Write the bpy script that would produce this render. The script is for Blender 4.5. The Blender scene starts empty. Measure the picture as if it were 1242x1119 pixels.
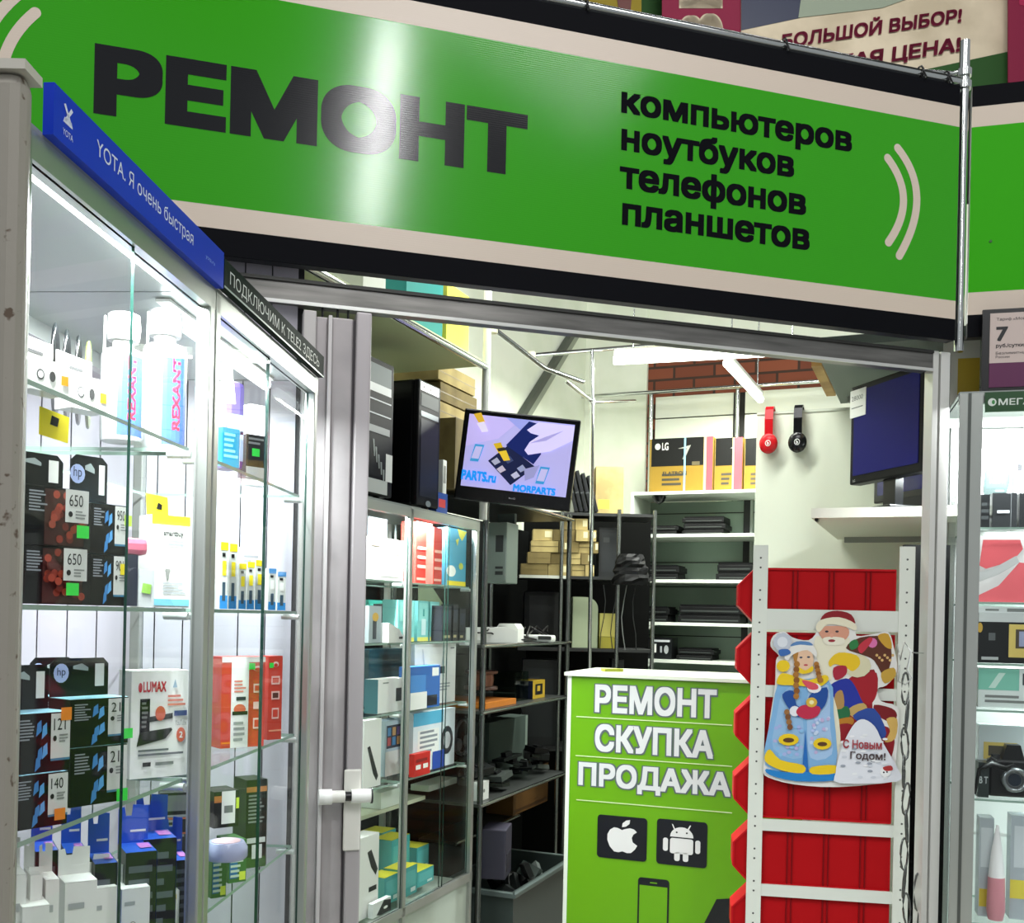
import bpy, bmesh, math, random
from mathutils import Vector as V, Matrix
R_ = math.radians
rnd = random.Random(7)
SC = bpy.context.scene
COL = SC.collection

# ------------------------------------------------------------------ camera, world, lights, exposure
F, YP, TH = 1250.0, 748.0, 0.022          # focal length (px), horizon row, camera roll
CAM = V((0, 0, 1.55))
cd = bpy.data.cameras.new('camera')
cam = bpy.data.objects.new('camera', cd); COL.objects.link(cam)
cd.sensor_fit = 'HORIZONTAL'; cd.sensor_width = 36; cd.lens = F/1242*36
cd.shift_y = (YP-559.5)/1242; cd.clip_start = .02
cam.matrix_world = Matrix.Translation(CAM) @ Matrix.Rotation(R_(90), 4, 'X') @ Matrix.Rotation(TH, 4, 'Z')
SC.camera = cam
w = bpy.data.worlds.new('World'); SC.world = w; w.use_nodes = True
bg = w.node_tree.nodes['Background']; bg.inputs[0].default_value = (.92, .97, 1, 1); bg.inputs[1].default_value = .34
SC.view_settings.view_transform = 'Standard'; SC.view_settings.look = 'None'
SC.view_settings.gamma = 1; SC.view_settings.use_curve_mapping = False
SC.view_settings.exposure = 0.15
SC.cycles.transparent_max_bounces = 40
SC.cycles.max_bounces = 8
SC.cycles.sample_clamp_indirect = 4

def area(name, loc, sx, sy, power, direction=(0, 0, -1), color=(1, 1, 1), up=(0, 1, 0)):
    l = bpy.data.lights.new(name, 'AREA'); l.shape = 'RECTANGLE'; l.size = sx; l.size_y = sy
    l.energy = power; l.color = color
    o = bpy.data.objects.new(name, l); COL.objects.link(o)
    z = -V(direction).normalized(); y = V(up); y = (y-z*y.dot(z)).normalized(); x = y.cross(z)
    m = Matrix((x, y, z)).transposed().to_4x4(); m.translation = V(loc); o.matrix_world = m
    return o
area('hall_lamp', (1.27, -1.08, 4.3), .09, 2.2, 40, (-.1, .3, -.9), (1, 1, 1), (.344, -.937, 0))
area('hall_lamp', (-1.4, -1.2, 6.4), 2.4, 1.6, 80, (.2, .7, -.75))
area('hall_lamp', (2.4, -1.0, 6.4), 2.4, 1.6, 95, (-.2, .7, -.75))
area('far_hall_lamp', (1.6, 3.6, 6.3), 2.0, .4, 60, (0, .9, -.5))

# ------------------------------------------------------------------ pixel -> place (used only to measure where things stand)
def ray(px, py):
    u = px-621; v = YP-py; c, s = math.cos(TH), math.sin(TH)
    return V(((u*c-v*s)/F, 1, (u*s+v*c)/F))
def P(px, py, d): return CAM+ray(px, py)*d
def on(px, z, d):
    u = px-621; v = ((z-1.55)*F/d-u*math.sin(TH))/math.cos(TH)
    return P(px, YP-v, d)
class Fr:
    def __init__(s, o, xd):
        s.o = V((o[0], o[1], 0)); s.x = V((xd[0], xd[1], 0)).normalized(); s.y = V((-s.x.y, s.x.x, 0))
        s.rz = math.atan2(s.x.y, s.x.x)
    def loc(s, p): q = p-s.o; return V((q.dot(s.x), q.dot(s.y), p.z))
    def w(s, x, y, z=0): r = s.o+s.x*x+s.y*y; r.z = z; return r
    def hit(s, px, py, y=0):
        r = ray(px, py); t = (y-(CAM-s.o).dot(s.y))/r.dot(s.y); return s.loc(CAM+r*t)
    def dep(s, px, py, y=0):
        r = ray(px, py); return (y-(CAM-s.o).dot(s.y))/r.dot(s.y)
fA = Fr(P(247, 740, 1.6), (91, 1250))          # fronts of the two cases on the left
fC = Fr(P(444, 750, 3.17), (524, 1250))        # fronts of the case and rack along the shop's left wall
fS = Fr(P(1155, 418, 2.9), (4229, 1250))       # big sign and shop doorway
fR = Fr(P(960, 500, 4.05), (1250, -524))       # shop's own axes: board with headphones, right side
fB = Fr((.677, 6.0), (1250, -524))             # shelving at the back
fG = Fr(P(688, 850, 3.6), (1250, -460))        # green counter
fK = Fr(P(921, 760, 3.0), (1, -.17))           # red bin rack
fD = Fr(P(1158, 750, 2.88), (1, -.28))         # case on the right

# ------------------------------------------------------------------ materials
def lin(c): c /= 255; return c/12.92 if c <= .04045 else ((c+.055)/1.055)**2.4
def rgb(h): return tuple(lin(int(h[i:i+2], 16)) for i in (0, 2, 4))+(1,)
MATS = {}
def M(h, rough=.5, metal=0, emit=0, spec=.5, coat=0):
    k = (h, rough, metal, emit, spec, coat)
    if k in MATS: return MATS[k]
    m = bpy.data.materials.new('surface_'+h); m.use_nodes = True
    b = m.node_tree.nodes['Principled BSDF']
    b.inputs['Base Color'].default_value = rgb(h); b.inputs['Roughness'].default_value = rough
    b.inputs['Metallic'].default_value = metal; b.inputs['Specular IOR Level'].default_value = spec
    b.inputs['Coat Weight'].default_value = coat
    if emit: b.inputs['Emission Color'].default_value = rgb(h); b.inputs['Emission Strength'].default_value = emit
    MATS[k] = m; return m
def noisy(name, a, b_, scale, rough=.6, metal=0, bump=0, lo=.4, hi=.6, detail=4, coord='Object', stretch=(1, 1, 1)):
    m = bpy.data.materials.new(name); m.use_nodes = True; nt = m.node_tree; N = nt.nodes; L = nt.links
    b = N['Principled BSDF']; b.inputs['Roughness'].default_value = rough; b.inputs['Metallic'].default_value = metal
    t = N.new('ShaderNodeTexCoord'); mp = N.new('ShaderNodeMapping'); mp.inputs['Scale'].default_value = stretch
    n = N.new('ShaderNodeTexNoise'); n.inputs['Scale'].default_value = scale; n.inputs['Detail'].default_value = detail
    r = N.new('ShaderNodeValToRGB'); r.color_ramp.elements[0].position = lo; r.color_ramp.elements[1].position = hi
    r.color_ramp.elements[0].color = rgb(a); r.color_ramp.elements[1].color = rgb(b_)
    L.new(t.outputs[coord], mp.inputs[0]); L.new(mp.outputs[0], n.inputs[0]); L.new(n.outputs[0], r.inputs[0]); L.new(r.outputs[0], b.inputs['Base Color'])
    if bump:
        bp = N.new('ShaderNodeBump'); bp.inputs['Strength'].default_value = bump; bp.inputs['Distance'].default_value = .01
        L.new(n.outputs[0], bp.inputs['Height']); L.new(bp.outputs[0], b.inputs['Normal'])
    return m
def glass_mat(name, tint, k=.9):
    m = bpy.data.materials.new(name); m.use_nodes = True; nt = m.node_tree; N = nt.nodes; L = nt.links
    N.remove(N['Principled BSDF'])
    fr = N.new('ShaderNodeLayerWeight'); fr.inputs[0].default_value = .5      # Schlick: same from both faces of the pane
    pw = N.new('ShaderNodeMath'); pw.operation = 'POWER'; pw.inputs[1].default_value = 5
    ma = N.new('ShaderNodeMath'); ma.operation = 'MULTIPLY_ADD'; ma.inputs[1].default_value = .3; ma.inputs[2].default_value = .012
    L.new(fr.outputs['Facing'], pw.inputs[0]); L.new(pw.outputs[0], ma.inputs[0])
    tr = N.new('ShaderNodeBsdfTransparent'); tr.inputs[0].default_value = tint
    gl = N.new('ShaderNodeBsdfGlossy'); gl.inputs['Roughness'].default_value = .01
    mx = N.new('ShaderNodeMixShader')
    L.new(ma.outputs[0], mx.inputs[0]); L.new(tr.outputs[0], mx.inputs[1]); L.new(gl.outputs[0], mx.inputs[2])
    L.new(mx.outputs[0], N['Material Output'].inputs[0]); return m
GLASS = glass_mat('clear_glass', (.97, .985, .98, 1))
BAG = glass_mat('clear_plastic', (.93, .93, .93, 1))
GEDGE = M('1c3a33', .15); SEDGE = M('8fa89c', .2)
def ribbed(h, rough):                          # corrugated plastic sheet of the signs
    m = M(h, rough).copy(); nt = m.node_tree; N = nt.nodes; L = nt.links; b = N['Principled BSDF']
    t = N.new('ShaderNodeTexCoord'); wv = N.new('ShaderNodeTexWave'); wv.bands_direction = 'Z'; wv.inputs['Scale'].default_value = 60
    bp = N.new('ShaderNodeBump'); bp.inputs['Strength'].default_value = .035; bp.inputs['Distance'].default_value = .004
    L.new(t.outputs['Object'], wv.inputs[0]); L.new(wv.outputs[0], bp.inputs['Height']); L.new(bp.outputs[0], b.inputs['Normal']); return m
WHITE = M('f2f2ee'); BLACK = M('0b0b0d', .35); INK = M('0c0c10', .45); ALU = M('b9bcb8', .32, .75); CHROME = M('cfd2d0', .16, 1)
DARK = M('17191b', .5); GREY = M('7c807e'); WALLW = noisy('white_wall_paint', 'dfe6d2', 'e9eedd', 3, .7)
CARD = noisy('brown_cardboard', '63552e', '75663a', 9, .8); CARDL = noisy('pale_cardboard', '8d7d4e', 'a5945f', 9, .8)
GATE = noisy('painted_steel', 'a49fa0', 'b3adae', 6, .45, .3)
PILLAR = noisy('worn_grey_paint', '5a4a3c', '9a958b', 55, .6, 0, .05, .30, .36, 3)
STEEL = noisy('brushed_steel', '62615e', '8a8884', 4, .35, .8, 0, .3, .7, 3, 'Object', (1, 1, 12))
LIME, RED, YEL, ORG, NEON = M('7fc20f', .3), M('c31a22', .4), M('f0dc24'), M('f08a24'), M('35e04a')
TEAL, SKY, BLUE, NAVY, PURP = M('3fb0aa'), M('7cc4e0'), M('1f52c4', .35), M('101c3a'), M('6f5fb0')

# ------------------------------------------------------------------ mesh builder
TXT = {}
from mathutils.geometry import delaunay_2d_cdt
def outline_fill(s):
    """triangles of a line of lettering: outline loops filled by the non-zero winding rule"""
    c = bpy.data.curves.new('lettering', 'FONT'); c.body = s; c.resolution_u = 4; c.fill_mode = 'NONE'
    o = bpy.data.objects.new('lettering', c); COL.objects.link(o)
    me = bpy.data.meshes.new_from_object(o.evaluated_get(bpy.context.evaluated_depsgraph_get()))
    co = [v.co.xy.copy() for v in me.vertices]; adj = {}
    for e in me.edges:
        a, b = e.vertices; adj.setdefault(a, []).append(b); adj.setdefault(b, []).append(a)
    bpy.data.objects.remove(o); bpy.data.curves.remove(c); bpy.data.meshes.remove(me)
    loops = []; seen = set()
    for st in sorted(adj):
        if st in seen: continue
        L = [st]; seen.add(st); cur = st
        if st+1 in adj[st]: seen.add(st+1); L.append(st+1); cur = st+1
        while True:
            n = [k for k in adj[cur] if k not in seen]
            if not n: break
            cur = n[0]; seen.add(cur); L.append(cur)
        loops.append(L)
    vs, _, fs = delaunay_2d_cdt(co, [], loops, 1, 1e-6)[:3]
    P2 = [([co[k] for k in L], min(co[k].x for k in L), max(co[k].x for k in L)) for L in loops]; keep = []
    for f in fs:
        cx_ = sum(vs[k].x for k in f)/len(f); cy_ = sum(vs[k].y for k in f)/len(f); wn = 0
        for L, xa, xb in P2:
            if not xa <= cx_ <= xb: continue
            for a, b in zip(L, L[1:]+L[:1]):
                if (a.y <= cy_) != (b.y <= cy_) and a.x+(cy_-a.y)*(b.x-a.x)/(b.y-a.y) > cx_: wn += 1 if b.y > a.y else -1
        if wn: keep.append(tuple(f) if (vs[f[1]]-vs[f[0]]).cross(vs[f[2]]-vs[f[0]]) > 0 else tuple(f)[::-1])
    return vs, keep
def glyphs(s, bold):
    k = (s, bold)
    if k not in TXT:
        v0, f0 = outline_fill(s); vs = []; fs = []
        sh = [(0, 0)] if bold < .015 else [(sx*bold, sy*bold) for sx in (-1, 0, 1) for sy in (-1, 0, 1) if sx or sy]
        for i, (dx, dy) in enumerate(sh):                   # bold strokes: the outline laid down several times, slightly shifted
            fs += [tuple(j+len(vs) for j in f) for f in f0]; vs += [V((p.x+dx, p.y+dy, i*.002)) for p in v0]
        TXT[k] = (vs, fs)
    return TXT[k]
class MB:
    def __init__(s, zb=0): s.v = []; s.f = []; s.mi = []; s.sm = []; s.mats = []; s.M = Matrix.Translation((0, 0, -zb)); s.k = 1; s.dims = None
    def add(s, vs, fs, m, sm=False, mm=None):
        if isinstance(m, str): m = M(m)
        if m not in s.mats: s.mats.append(m)
        b = len(s.v); T = s.M if mm is None else s.M @ mm
        s.v += [T @ V(p) for p in vs]
        for i, f in enumerate(fs): s.f.append([b+j for j in f]); s.mi.append(s.mats.index(m)); s.sm.append(sm)
        return s
    def box(s, x0, x1, y0, y1, z0, z1, m, bev=0, mm=None):
        if bev:
            bm = bmesh.new(); bmesh.ops.create_cube(bm, size=1)
            for v in bm.verts: v.co = V((x0+(v.co.x+.5)*(x1-x0), y0+(v.co.y+.5)*(y1-y0), z0+(v.co.z+.5)*(z1-z0)))
            bmesh.ops.bevel(bm, geom=bm.edges[:], offset=bev, segments=2, affect='EDGES', profile=.6)
            bm.verts.index_update(); vs = [v.co.copy() for v in bm.verts]; fs = [[v.index for v in f.verts] for f in bm.faces]; bm.free()
            return s.add(vs, fs, m, False, mm)
        vs = [(x, y, z) for z in (z0, z1) for y in (y0, y1) for x in (x0, x1)]
        return s.add(vs, [(0, 2, 3, 1), (4, 5, 7, 6), (0, 1, 5, 4), (2, 6, 7, 3), (0, 4, 6, 2), (1, 3, 7, 5)], m, False, mm)
    def pane(s, x0, x1, y0, y1, z0, z1, edge=None):         # glass sheet: broad faces clear, rims dark green
        vs = [(x, y, z) for z in (z0, z1) for y in (y0, y1) for x in (x0, x1)]
        fs = [(0, 2, 3, 1), (4, 5, 7, 6), (0, 1, 5, 4), (2, 6, 7, 3), (0, 4, 6, 2), (1, 3, 7, 5)]
        d = [z1-z0, y1-y0, x1-x0]; thin = d.index(min(d))
        for i, f in enumerate(fs): s.add(vs, [f], GLASS if i//2 == thin else (edge or GEDGE))
        return s
    def prism(s, pts, y0, y1, m, mm=None):                  # outline in x-z extruded along y
        n = len(pts); vs = [(x, y0, z) for x, z in pts]+[(x, y1, z) for x, z in pts]
        a = sum(pts[i][0]*pts[(i+1) % n][1]-pts[(i+1) % n][0]*pts[i][1] for i in range(n))
        fs = [tuple(range(n)), tuple(range(2*n-1, n-1, -1))]+[(i, n+i, n+(i+1) % n, (i+1) % n) for i in range(n)]
        if a < 0: fs = [f[::-1] for f in fs]
        return s.add(vs, fs, m, False, mm)
    def tube(s, pts, r, m, n=10, mm=None):
        pts = [V(p) for p in pts]; rs = r if isinstance(r, (list, tuple)) else [r]*len(pts); vs = []; fs = []
        up = V((0, 0, 1)); d0 = (pts[1]-pts[0]).normalized()
        if abs(d0.z) > .9: up = V((1, 0, 0))
        for i, p in enumerate(pts):
            d = (pts[min(i+1, len(pts)-1)]-pts[max(i-1, 0)]).normalized()
            a = d.cross(up).normalized(); b = a.cross(d)
            for k in range(n): t = 2*math.pi*k/n; vs.append(p+a*math.cos(t)*rs[i]+b*math.sin(t)*rs[i])
        for i in range(len(pts)-1):
            for k in range(n): k2 = (k+1) % n; fs.append((i*n+k, i*n+k2, i*n+n+k2, i*n+n+k))
        fs = [f[::-1] for f in fs]
        s.add(vs, fs, m, True, mm)
        l = len(pts)-1
        return s.add(vs, [tuple(range(n)), tuple(l*n+k for k in range(n-1, -1, -1))], m, False, mm)
    def lathe(s, prof, m, n=20, c=(0, 0, 0), mm=None):      # prof: (r,z) from bottom to top
        vs = []; fs = []
        for r, z in prof:
            for k in range(n): t = 2*math.pi*k/n; vs.append((c[0]+r*math.cos(t), c[1]+r*math.sin(t), c[2]+z))
        for i in range(len(prof)-1):
            for k in range(n): k2 = (k+1) % n; fs.append((i*n+k, i*n+k2, i*n+n+k2, i*n+n+k))
        s.add(vs, fs, m, True, mm); l = len(prof)-1
        return s.add(vs, [tuple(range(n-1, -1, -1)), tuple(l*n+k for k in range(n))], m, False, mm)
    def text(s, t, x0, x1, z0, z1, m, bold=.02, ref=None, mm=None, y=0):
        vs, fs = glyphs(t, bold)
        if not vs: return s
        a = min(p.x for p in vs); b = max(p.x for p in vs)
        if ref: rv = glyphs(ref, bold)[0]; lo = 0; hi = max(p.y for p in rv)
        else: lo = min(p.y for p in vs); hi = max(p.y for p in vs)
        sx = (x1-x0)/(b-a); sz = (z1-z0)/(hi-lo)
        return s.add([(x0+(p.x-a)*sx, y-p.z*.01, z0+(p.y-lo)*sz) for p in vs], fs, m, False, mm)
    # printed marks on the faces of a box of size dims=(w,d,h), centred in x and y, base at 0
    def face(s, f):
        w_, d_, h_ = s.dims; s.k += 1; e = .00025*s.k
        o, u, v, n = {'F': ((-w_/2, -d_/2, 0), (w_, 0, 0), (0, 0, h_), (0, -1, 0)), 'R': ((w_/2, -d_/2, 0), (0, d_, 0), (0, 0, h_), (1, 0, 0)),
                      'L': ((-w_/2, d_/2, 0), (0, -d_, 0), (0, 0, h_), (-1, 0, 0)), 'T': ((-w_/2, -d_/2, h_), (w_, 0, 0), (0, d_, 0), (0, 0, 1))}[f]
        o = V(o)+V(n)*e
        return Matrix((V(u).to_4d()*1, (-V(n)).to_4d(), V(v).to_4d(), o.to_4d())).transposed() @ Matrix(((1, 0, 0, 0), (0, 1, 0, 0), (0, 0, 1, 0), (0, 0, 0, 1)))
    def decs(s, ds):
        for d in ds:
            T = s.face(d[0]); T[3][0] = T[3][1] = T[3][2] = 0; T[3][3] = 1
            if d[1] == 'p': pts = d[2]; s.add([(a, 0, b) for a, b in pts], [tuple(range(len(pts)))], d[3], False, T)
            elif d[1] == 'o':
                _, _, u, v, ru, rv, m = d[:7]; n = 14
                s.add([(u+ru*math.cos(2*math.pi*k/n), 0, v+rv*math.sin(2*math.pi*k/n)) for k in range(n)], [tuple(range(n))], m, False, T)
            elif d[1] == 'l':                               # a block of small print: thin bars
                _, _, u0, u1, v0, v1, n, m = d
                for k in range(n):
                    vv = v1-(k+.5)*(v1-v0)/n; hh = (v1-v0)/n*.25; ue = u0+(u1-u0)*rnd.uniform(.6, 1)
                    s.add([(u0, 0, vv-hh), (ue, 0, vv-hh), (ue, 0, vv+hh), (u0, 0, vv+hh)], [(0, 1, 2, 3)], m, False, T)
            elif isinstance(d[1], str): s.text(d[1], d[2], d[4], d[3], d[5], d[6], d[7] if len(d) > 7 else .02, None, T)
            else: _, u0, v0, u1, v1, m = d[:6]; s.add([(u0, 0, v0), (u1, 0, v0), (u1, 0, v1), (u0, 0, v1)], [(0, 1, 2, 3)], m, False, T)
        return s
    def build(s, name, parent=None, loc=(0, 0, 0), rz=0):
        me = bpy.data.meshes.new(name); me.from_pydata([tuple(p) for p in s.v], [], s.f)
        for m in s.mats: me.materials.append(m)
        me.polygons.foreach_set('material_index', s.mi); me.polygons.foreach_set('use_smooth', s.sm); me.update()
        o = bpy.data.objects.new(name, me); COL.objects.link(o)
        if parent: o.parent = parent
        o.location = loc; o.rotation_euler = (0, 0, rz); return o

def tag(o, label, cat, group=None, kind=None):
    o['label'] = label; o['category'] = cat
    if group: o['group'] = group
    if kind: o['kind'] = kind
    return o
def thing(name, label, cat, loc, rz=0, group=None):
    o = bpy.data.objects.new(name, None); COL.objects.link(o); o.empty_display_size = .05
    o.location = loc; o.rotation_euler = (0, 0, rz); return tag(o, label, cat, group)
def struct(o, label=None):
    o['kind'] = 'structure'
    if label: o['label'] = label
    return o
def copy_tree(o, loc, rz, label, parent=None):
    c = o.copy(); COL.objects.link(c)
    if parent: c.parent = parent
    else: c.location = loc; c.rotation_euler = (0, 0, rz); c['label'] = label
    for ch in list(o.children): copy_tree(ch, None, None, None, c)
    return c
def span(px0, px1, ytop, z, fr, y=0, rz=None, dz=None):
    """left-front corner on the pixel column px0 at inset y of frame fr; width to px1, height to ytop"""
    d = fr.dep(px0, ytop, y) if dz is None else dz
    c = on(px0, z, d); a = fr.rz if rz is None else R_(rz)
    f = Fr(c, (math.cos(a), math.sin(a))); p = f.hit(px1, ytop); q = f.hit((px0+px1)/2, ytop); w_ = p.x
    if fr is fA and fA.loc(f.w(w_, 0)).y < .026 and rz is not None:        # keep the corner behind the sliding glass
        return span(px0, px1, ytop, z, fr, y, rz, d+.008)
    lo, hi = {id(fC): (-1, .784), id(fB): (.024, 1.08), id(fD): (.068, 1)}.get(id(fr), (-9, 9)) if rz is None and not (fr is fC and fC.loc(c).x > .8) else (-9, 9)
    x0 = fr.loc(c).x
    if x0 < lo: f = Fr(fr.w(fr.loc(c).x+lo-x0, fr.loc(c).y), (f.x.x, f.x.y)); w_ -= lo-x0; x0 = lo
    if x0+w_ > hi: w_ = hi-x0
    return f, w_, q.z-z
def bx(name, label, cat, px0, px1, ytop, z, m, decs=(), fr=None, y=.02, rz=None, dep=.06, grp=None, dz=None, h=None, lid=None, bev=0, dx=0):
    """a carton standing at height z, measured from the photo"""
    f, w_, hh = span(px0, px1, ytop, z, fr, y, rz, dz); h = h or hh
    b = MB(); b.dims = (w_, dep, h); b.box(-w_/2, w_/2, -dep/2, dep/2, 0, h, m, bev)
    b.decs(decs)
    return tag(b.build(name, None, f.w(w_/2+dx, dep/2, z+.0012), f.rz), label, cat, grp)

# ------------------------------------------------------------------ the setting
b = MB(); b.box(-5, 5, -4, 9, -.1, 0, noisy('grey_floor_tiles', '8a8880', '9a988f', 4, .4)); struct(b.build('floor'))
b = MB(); b.box(-5, 5, -4, 9, 6.8, 6.9, M('3a3a38', .8)); struct(b.build('ceiling'))
b = MB(); b.box(-5, 5, 8.9, 9, 0, 6.8, M('2c2f26', .8)); struct(b.build('wall_hall'))
# slatted partition behind the left cases
b = MB(); b.box(-2.9, -1.79, .05, .07, 0, 2.9, M('26262a', .7))
x = -2.9
while x < -1.83: b.box(x, min(x+.058, -1.79), .035, .05, 0, 2.9, M('c9c4d0', .5)); x += .061
struct(b.build('wall_left', None, fS.w(0, 0), fS.rz))
# white wall along the left of the shop, shade behind the racks put in as black boards below
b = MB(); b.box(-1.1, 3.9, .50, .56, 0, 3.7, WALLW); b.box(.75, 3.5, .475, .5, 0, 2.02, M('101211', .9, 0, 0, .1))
struct(b.build('wall_shop_left', None, fC.w(0, 0), fC.rz))
def brick_mat():
    m = bpy.data.materials.new('red_bricks'); m.use_nodes = True; N = m.node_tree.nodes; L = m.node_tree.links; b_ = N['Principled BSDF']
    t = N.new('ShaderNodeTexCoord'); mp = N.new('ShaderNodeMapping'); mp.inputs['Rotation'].default_value = (R_(90), 0, 0)
    br = N.new('ShaderNodeTexBrick'); br.inputs['Color1'].default_value = rgb('8a4a30'); br.inputs['Color2'].default_value = rgb('6e3824'); br.inputs['Mortar'].default_value = rgb('3c2a20')
    br.inputs['Scale'].default_value = 1; br.inputs['Brick Width'].default_value = .25; br.inputs['Row Height'].default_value = .078; br.inputs['Mortar Size'].default_value = .008
    b_.inputs['Roughness'].default_value = .85
    L.new(t.outputs['Object'], mp.inputs[0]); L.new(mp.outputs[0], br.inputs[0]); L.new(br.outputs[0], b_.inputs['Base Color']); return m
b = MB(); b.box(-.6, 2.3, .46, .56, 0, 3.9, brick_mat()); b.box(-.6, 2.3, .452, .46, 3.22, 3.9, WALLW); b.box(.5, .57, .44, .46, 1.0, 2.93, M('15130f', .8)); struct(b.build('wall_back', None, fB.w(0, 0), fB.rz))
def slatwall(x0, x1, m, z0, z1):
    b = MB(); b.box(x0, x1, .445, .46, z0, z1, M('2a2c28')); z = z0
    while z < z1: b.box(x0, x1, .43, .445, z, min(z+.142, z1), m); z += .15
    return b
b = MB(); b.box(-.7, -.04, .43, .46, 0, 3.6, WALLW); struct(b.build('wall_corner', None, fB.w(0, 0), fB.rz))
struct(slatwall(.02, .5, M('dde2d2', .4), 1.0, 2.93).build('trim_1', None, fB.w(0, 0), fB.rz), 'white slatted display panel on the back wall')
struct(slatwall(.57, 2.0, M('dde2d2', .4), 1.0, 2.93).build('trim_2', None, fB.w(0, 0), fB.rz), 'wider white slatted display panel on the back wall')
b = MB(); b.box(.80, .88, -.52, 1.9, 0, 2.9, M('555c57', .6)); struct(b.build('wall_shop_right', None, fR.w(0, 0), fR.rz))
# doorway
b = MB(2.26)
b.box(-2.0, -.064, .0, .05, 2.268, 2.318, STEEL); b.box(-2.0, -.064, -.004, .0, 2.262, 2.27, M('d8d8d4', .3, .5)); b.box(-2.0, -.064, -.006, 0, 2.312, 2.320, M('3a3a38', .4, .6))
struct(b.build('door_lintel', None, fS.w(0, 0, 2.26), fS.rz), 'grey steel bar across the top of the shop doorway')
b = MB()
b.box(-.062, -.044, .0, .035, 0, 2.32, M('dcdcd6', .3, .3)); b.box(-.044, -.036, .012, .04, 0, 2.32, M('8d8f8c', .3, .6)); b.box(-.036, -.006, .0, .06, 0, 2.32, M('e2e2dd', .28, .3)); b.box(-.006, .012, .02, .06, 0, 2.32, DARK)
struct(b.build('door_post', None, fS.w(0, 0), fS.rz), 'pale aluminium post at the right of the shop doorway')

# ------------------------------------------------------------------ big green sign
t = thing('shop_sign', 'long green repair sign with big black lettering across the top of the shop', 'sign', fS.w(0, 0, 2.345), fS.rz)
GREEN, CREAM, SBLK = ribbed('30a000', .14), ribbed('d8c8b8', .35), M('07080e', .7, 0, 0, .1)
zs = [2.345, 2.403, 2.454, 2.937, 2.994, 3.052]
b = MB(2.345); b.box(-2.75, -.02, -.03, .0, zs[0], zs[5], M('22242a'))
for i, m in enumerate((SBLK, CREAM, GREEN, CREAM, SBLK)): b.box(-2.75, -.02, -.034, -.03, zs[i], zs[i+1], m)
b.build('panel', t)
def letter(parent, zb, s, x0, x1, z0, z1, m, bold=.02, ref=None, y=-.0345, name='lettering'):
    b = MB(zb); b.text(s, x0, x1, z0, z1, m, bold, ref, None, y); return b.build(name, parent)
SINK = ribbed('07080e', .14)
letter(t, 2.345, 'РЕМОНТ', -2.253, -1.272, 2.617, 2.772, SINK, .055)
for s, xa, xb, p0, p1 in (('компьютеров', 747, 1024, 142.6, 118.8), ('ноутбуков', 747, 954.5, 187.4, 163), ('телефонов', 745, 968.8, 232.6, 208), ('планшетов', 748, 973, 276.7, 252)):
    l = fS.hit(xa, p0); r = fS.hit(xb, p0+(xb-xa)*.165)
    letter(t, 2.345, s, l.x, r.x, l.z, fS.hit(xa, p1).z, M('07080e', .8, 0, 0, .1), .036, 'н')
def arc(parent, zb, pa, pm, pb, wd, m, y):
    a, c, e = [V((p.x, p.z)) for p in (fS.hit(*pa), fS.hit(*pm), fS.hit(*pb))]; c = 2*c-(a+e)/2; L = []; Rr = []; n = 18
    pts = [a*(1-k/n)**2+c*2*(k/n)*(1-k/n)+e*(k/n)**2 for k in range(n+1)]
    for k, p in enumerate(pts):
        d = (pts[min(k+1, n)]-pts[max(k-1, 0)]).normalized(); q = V((-d.y, d.x))*wd
        if k == 0: cap0 = [p+V((math.cos(g), math.sin(g)))*wd for g in [math.atan2(q.y, q.x)+math.pi*j/8 for j in range(1, 8)]]
        if k == n: cap1 = [p+V((math.cos(g), math.sin(g)))*wd for g in [math.atan2(-q.y, -q.x)+math.pi*j/8 for j in range(1, 8)]]
        L.append(p+q); Rr.append(p-q)
    b = MB(zb)
    for k in range(n): b.add([(L[k].x, y, L[k].y), (Rr[k].x, y, Rr[k].y), (Rr[k+1].x, y, Rr[k+1].y), (L[k+1].x, y, L[k+1].y)], [(0, 1, 2, 3)], m)
    b.add([(p.x, y, p.y) for p in [L[0]]+cap0+[Rr[0]]], [tuple(range(9))], m); b.add([(p.x, y, p.y) for p in [Rr[-1]]+cap1+[L[-1]]], [tuple(range(9))], m)
    b.build('arc_mark', parent)
for pa, pm, pb in (((1067, 198), (1086, 248), (1068, 299)), ((1079, 186), (1102, 246), (1081, 315)), ((27, 3), (-14, 58), (-9, 120)), ((46, 26), (9, 80), (10, 150))):
    arc(t, 2.345, pa, pm, pb, .0115, CREAM, -.0346)
t = thing('sign_frame', 'chrome tube frame with black zip ties along top of the long green sign', 'frame', fS.w(.008, 0, 2.3), fS.rz)
b = MB(2.3); b.tube([(-2.7, -.012, 3.075), (-.01, -.012, 3.075)], .013, CHROME, 12); b.build('top_rail', t)
b = MB(2.3); b.tube([(0, -.015, 2.32), (0, -.015, 3.19)], .014, CHROME, 12); b.build('pole', t)
b = MB(2.3); b.tube([(-.17, -.004, 3.085), (-.03, -.004, 3.1), (-.014, -.01, 3.105)], .006, CHROME); b.lathe([(.02, 3.055), (.02, 3.075)], CHROME, 14, (0, -.015, 0)); b.lathe([(.02, 3.09), (.02, 3.11)], CHROME, 14, (0, -.015, 0)); b.build('clamp', t)
for x in (-1.35, -1.13, -.57, -.145, -.06):
    b = MB(2.3); b.tube([(x, -.012+.016*math.cos(a*.7), 3.0765+.019*math.sin(a*.7)) for a in range(10)], .003, BLACK, 6); b.tube([(x, -.028, 3.075), (x, -.042, 3.05)], .003, BLACK, 6); b.build('zip_tie', t)
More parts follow.
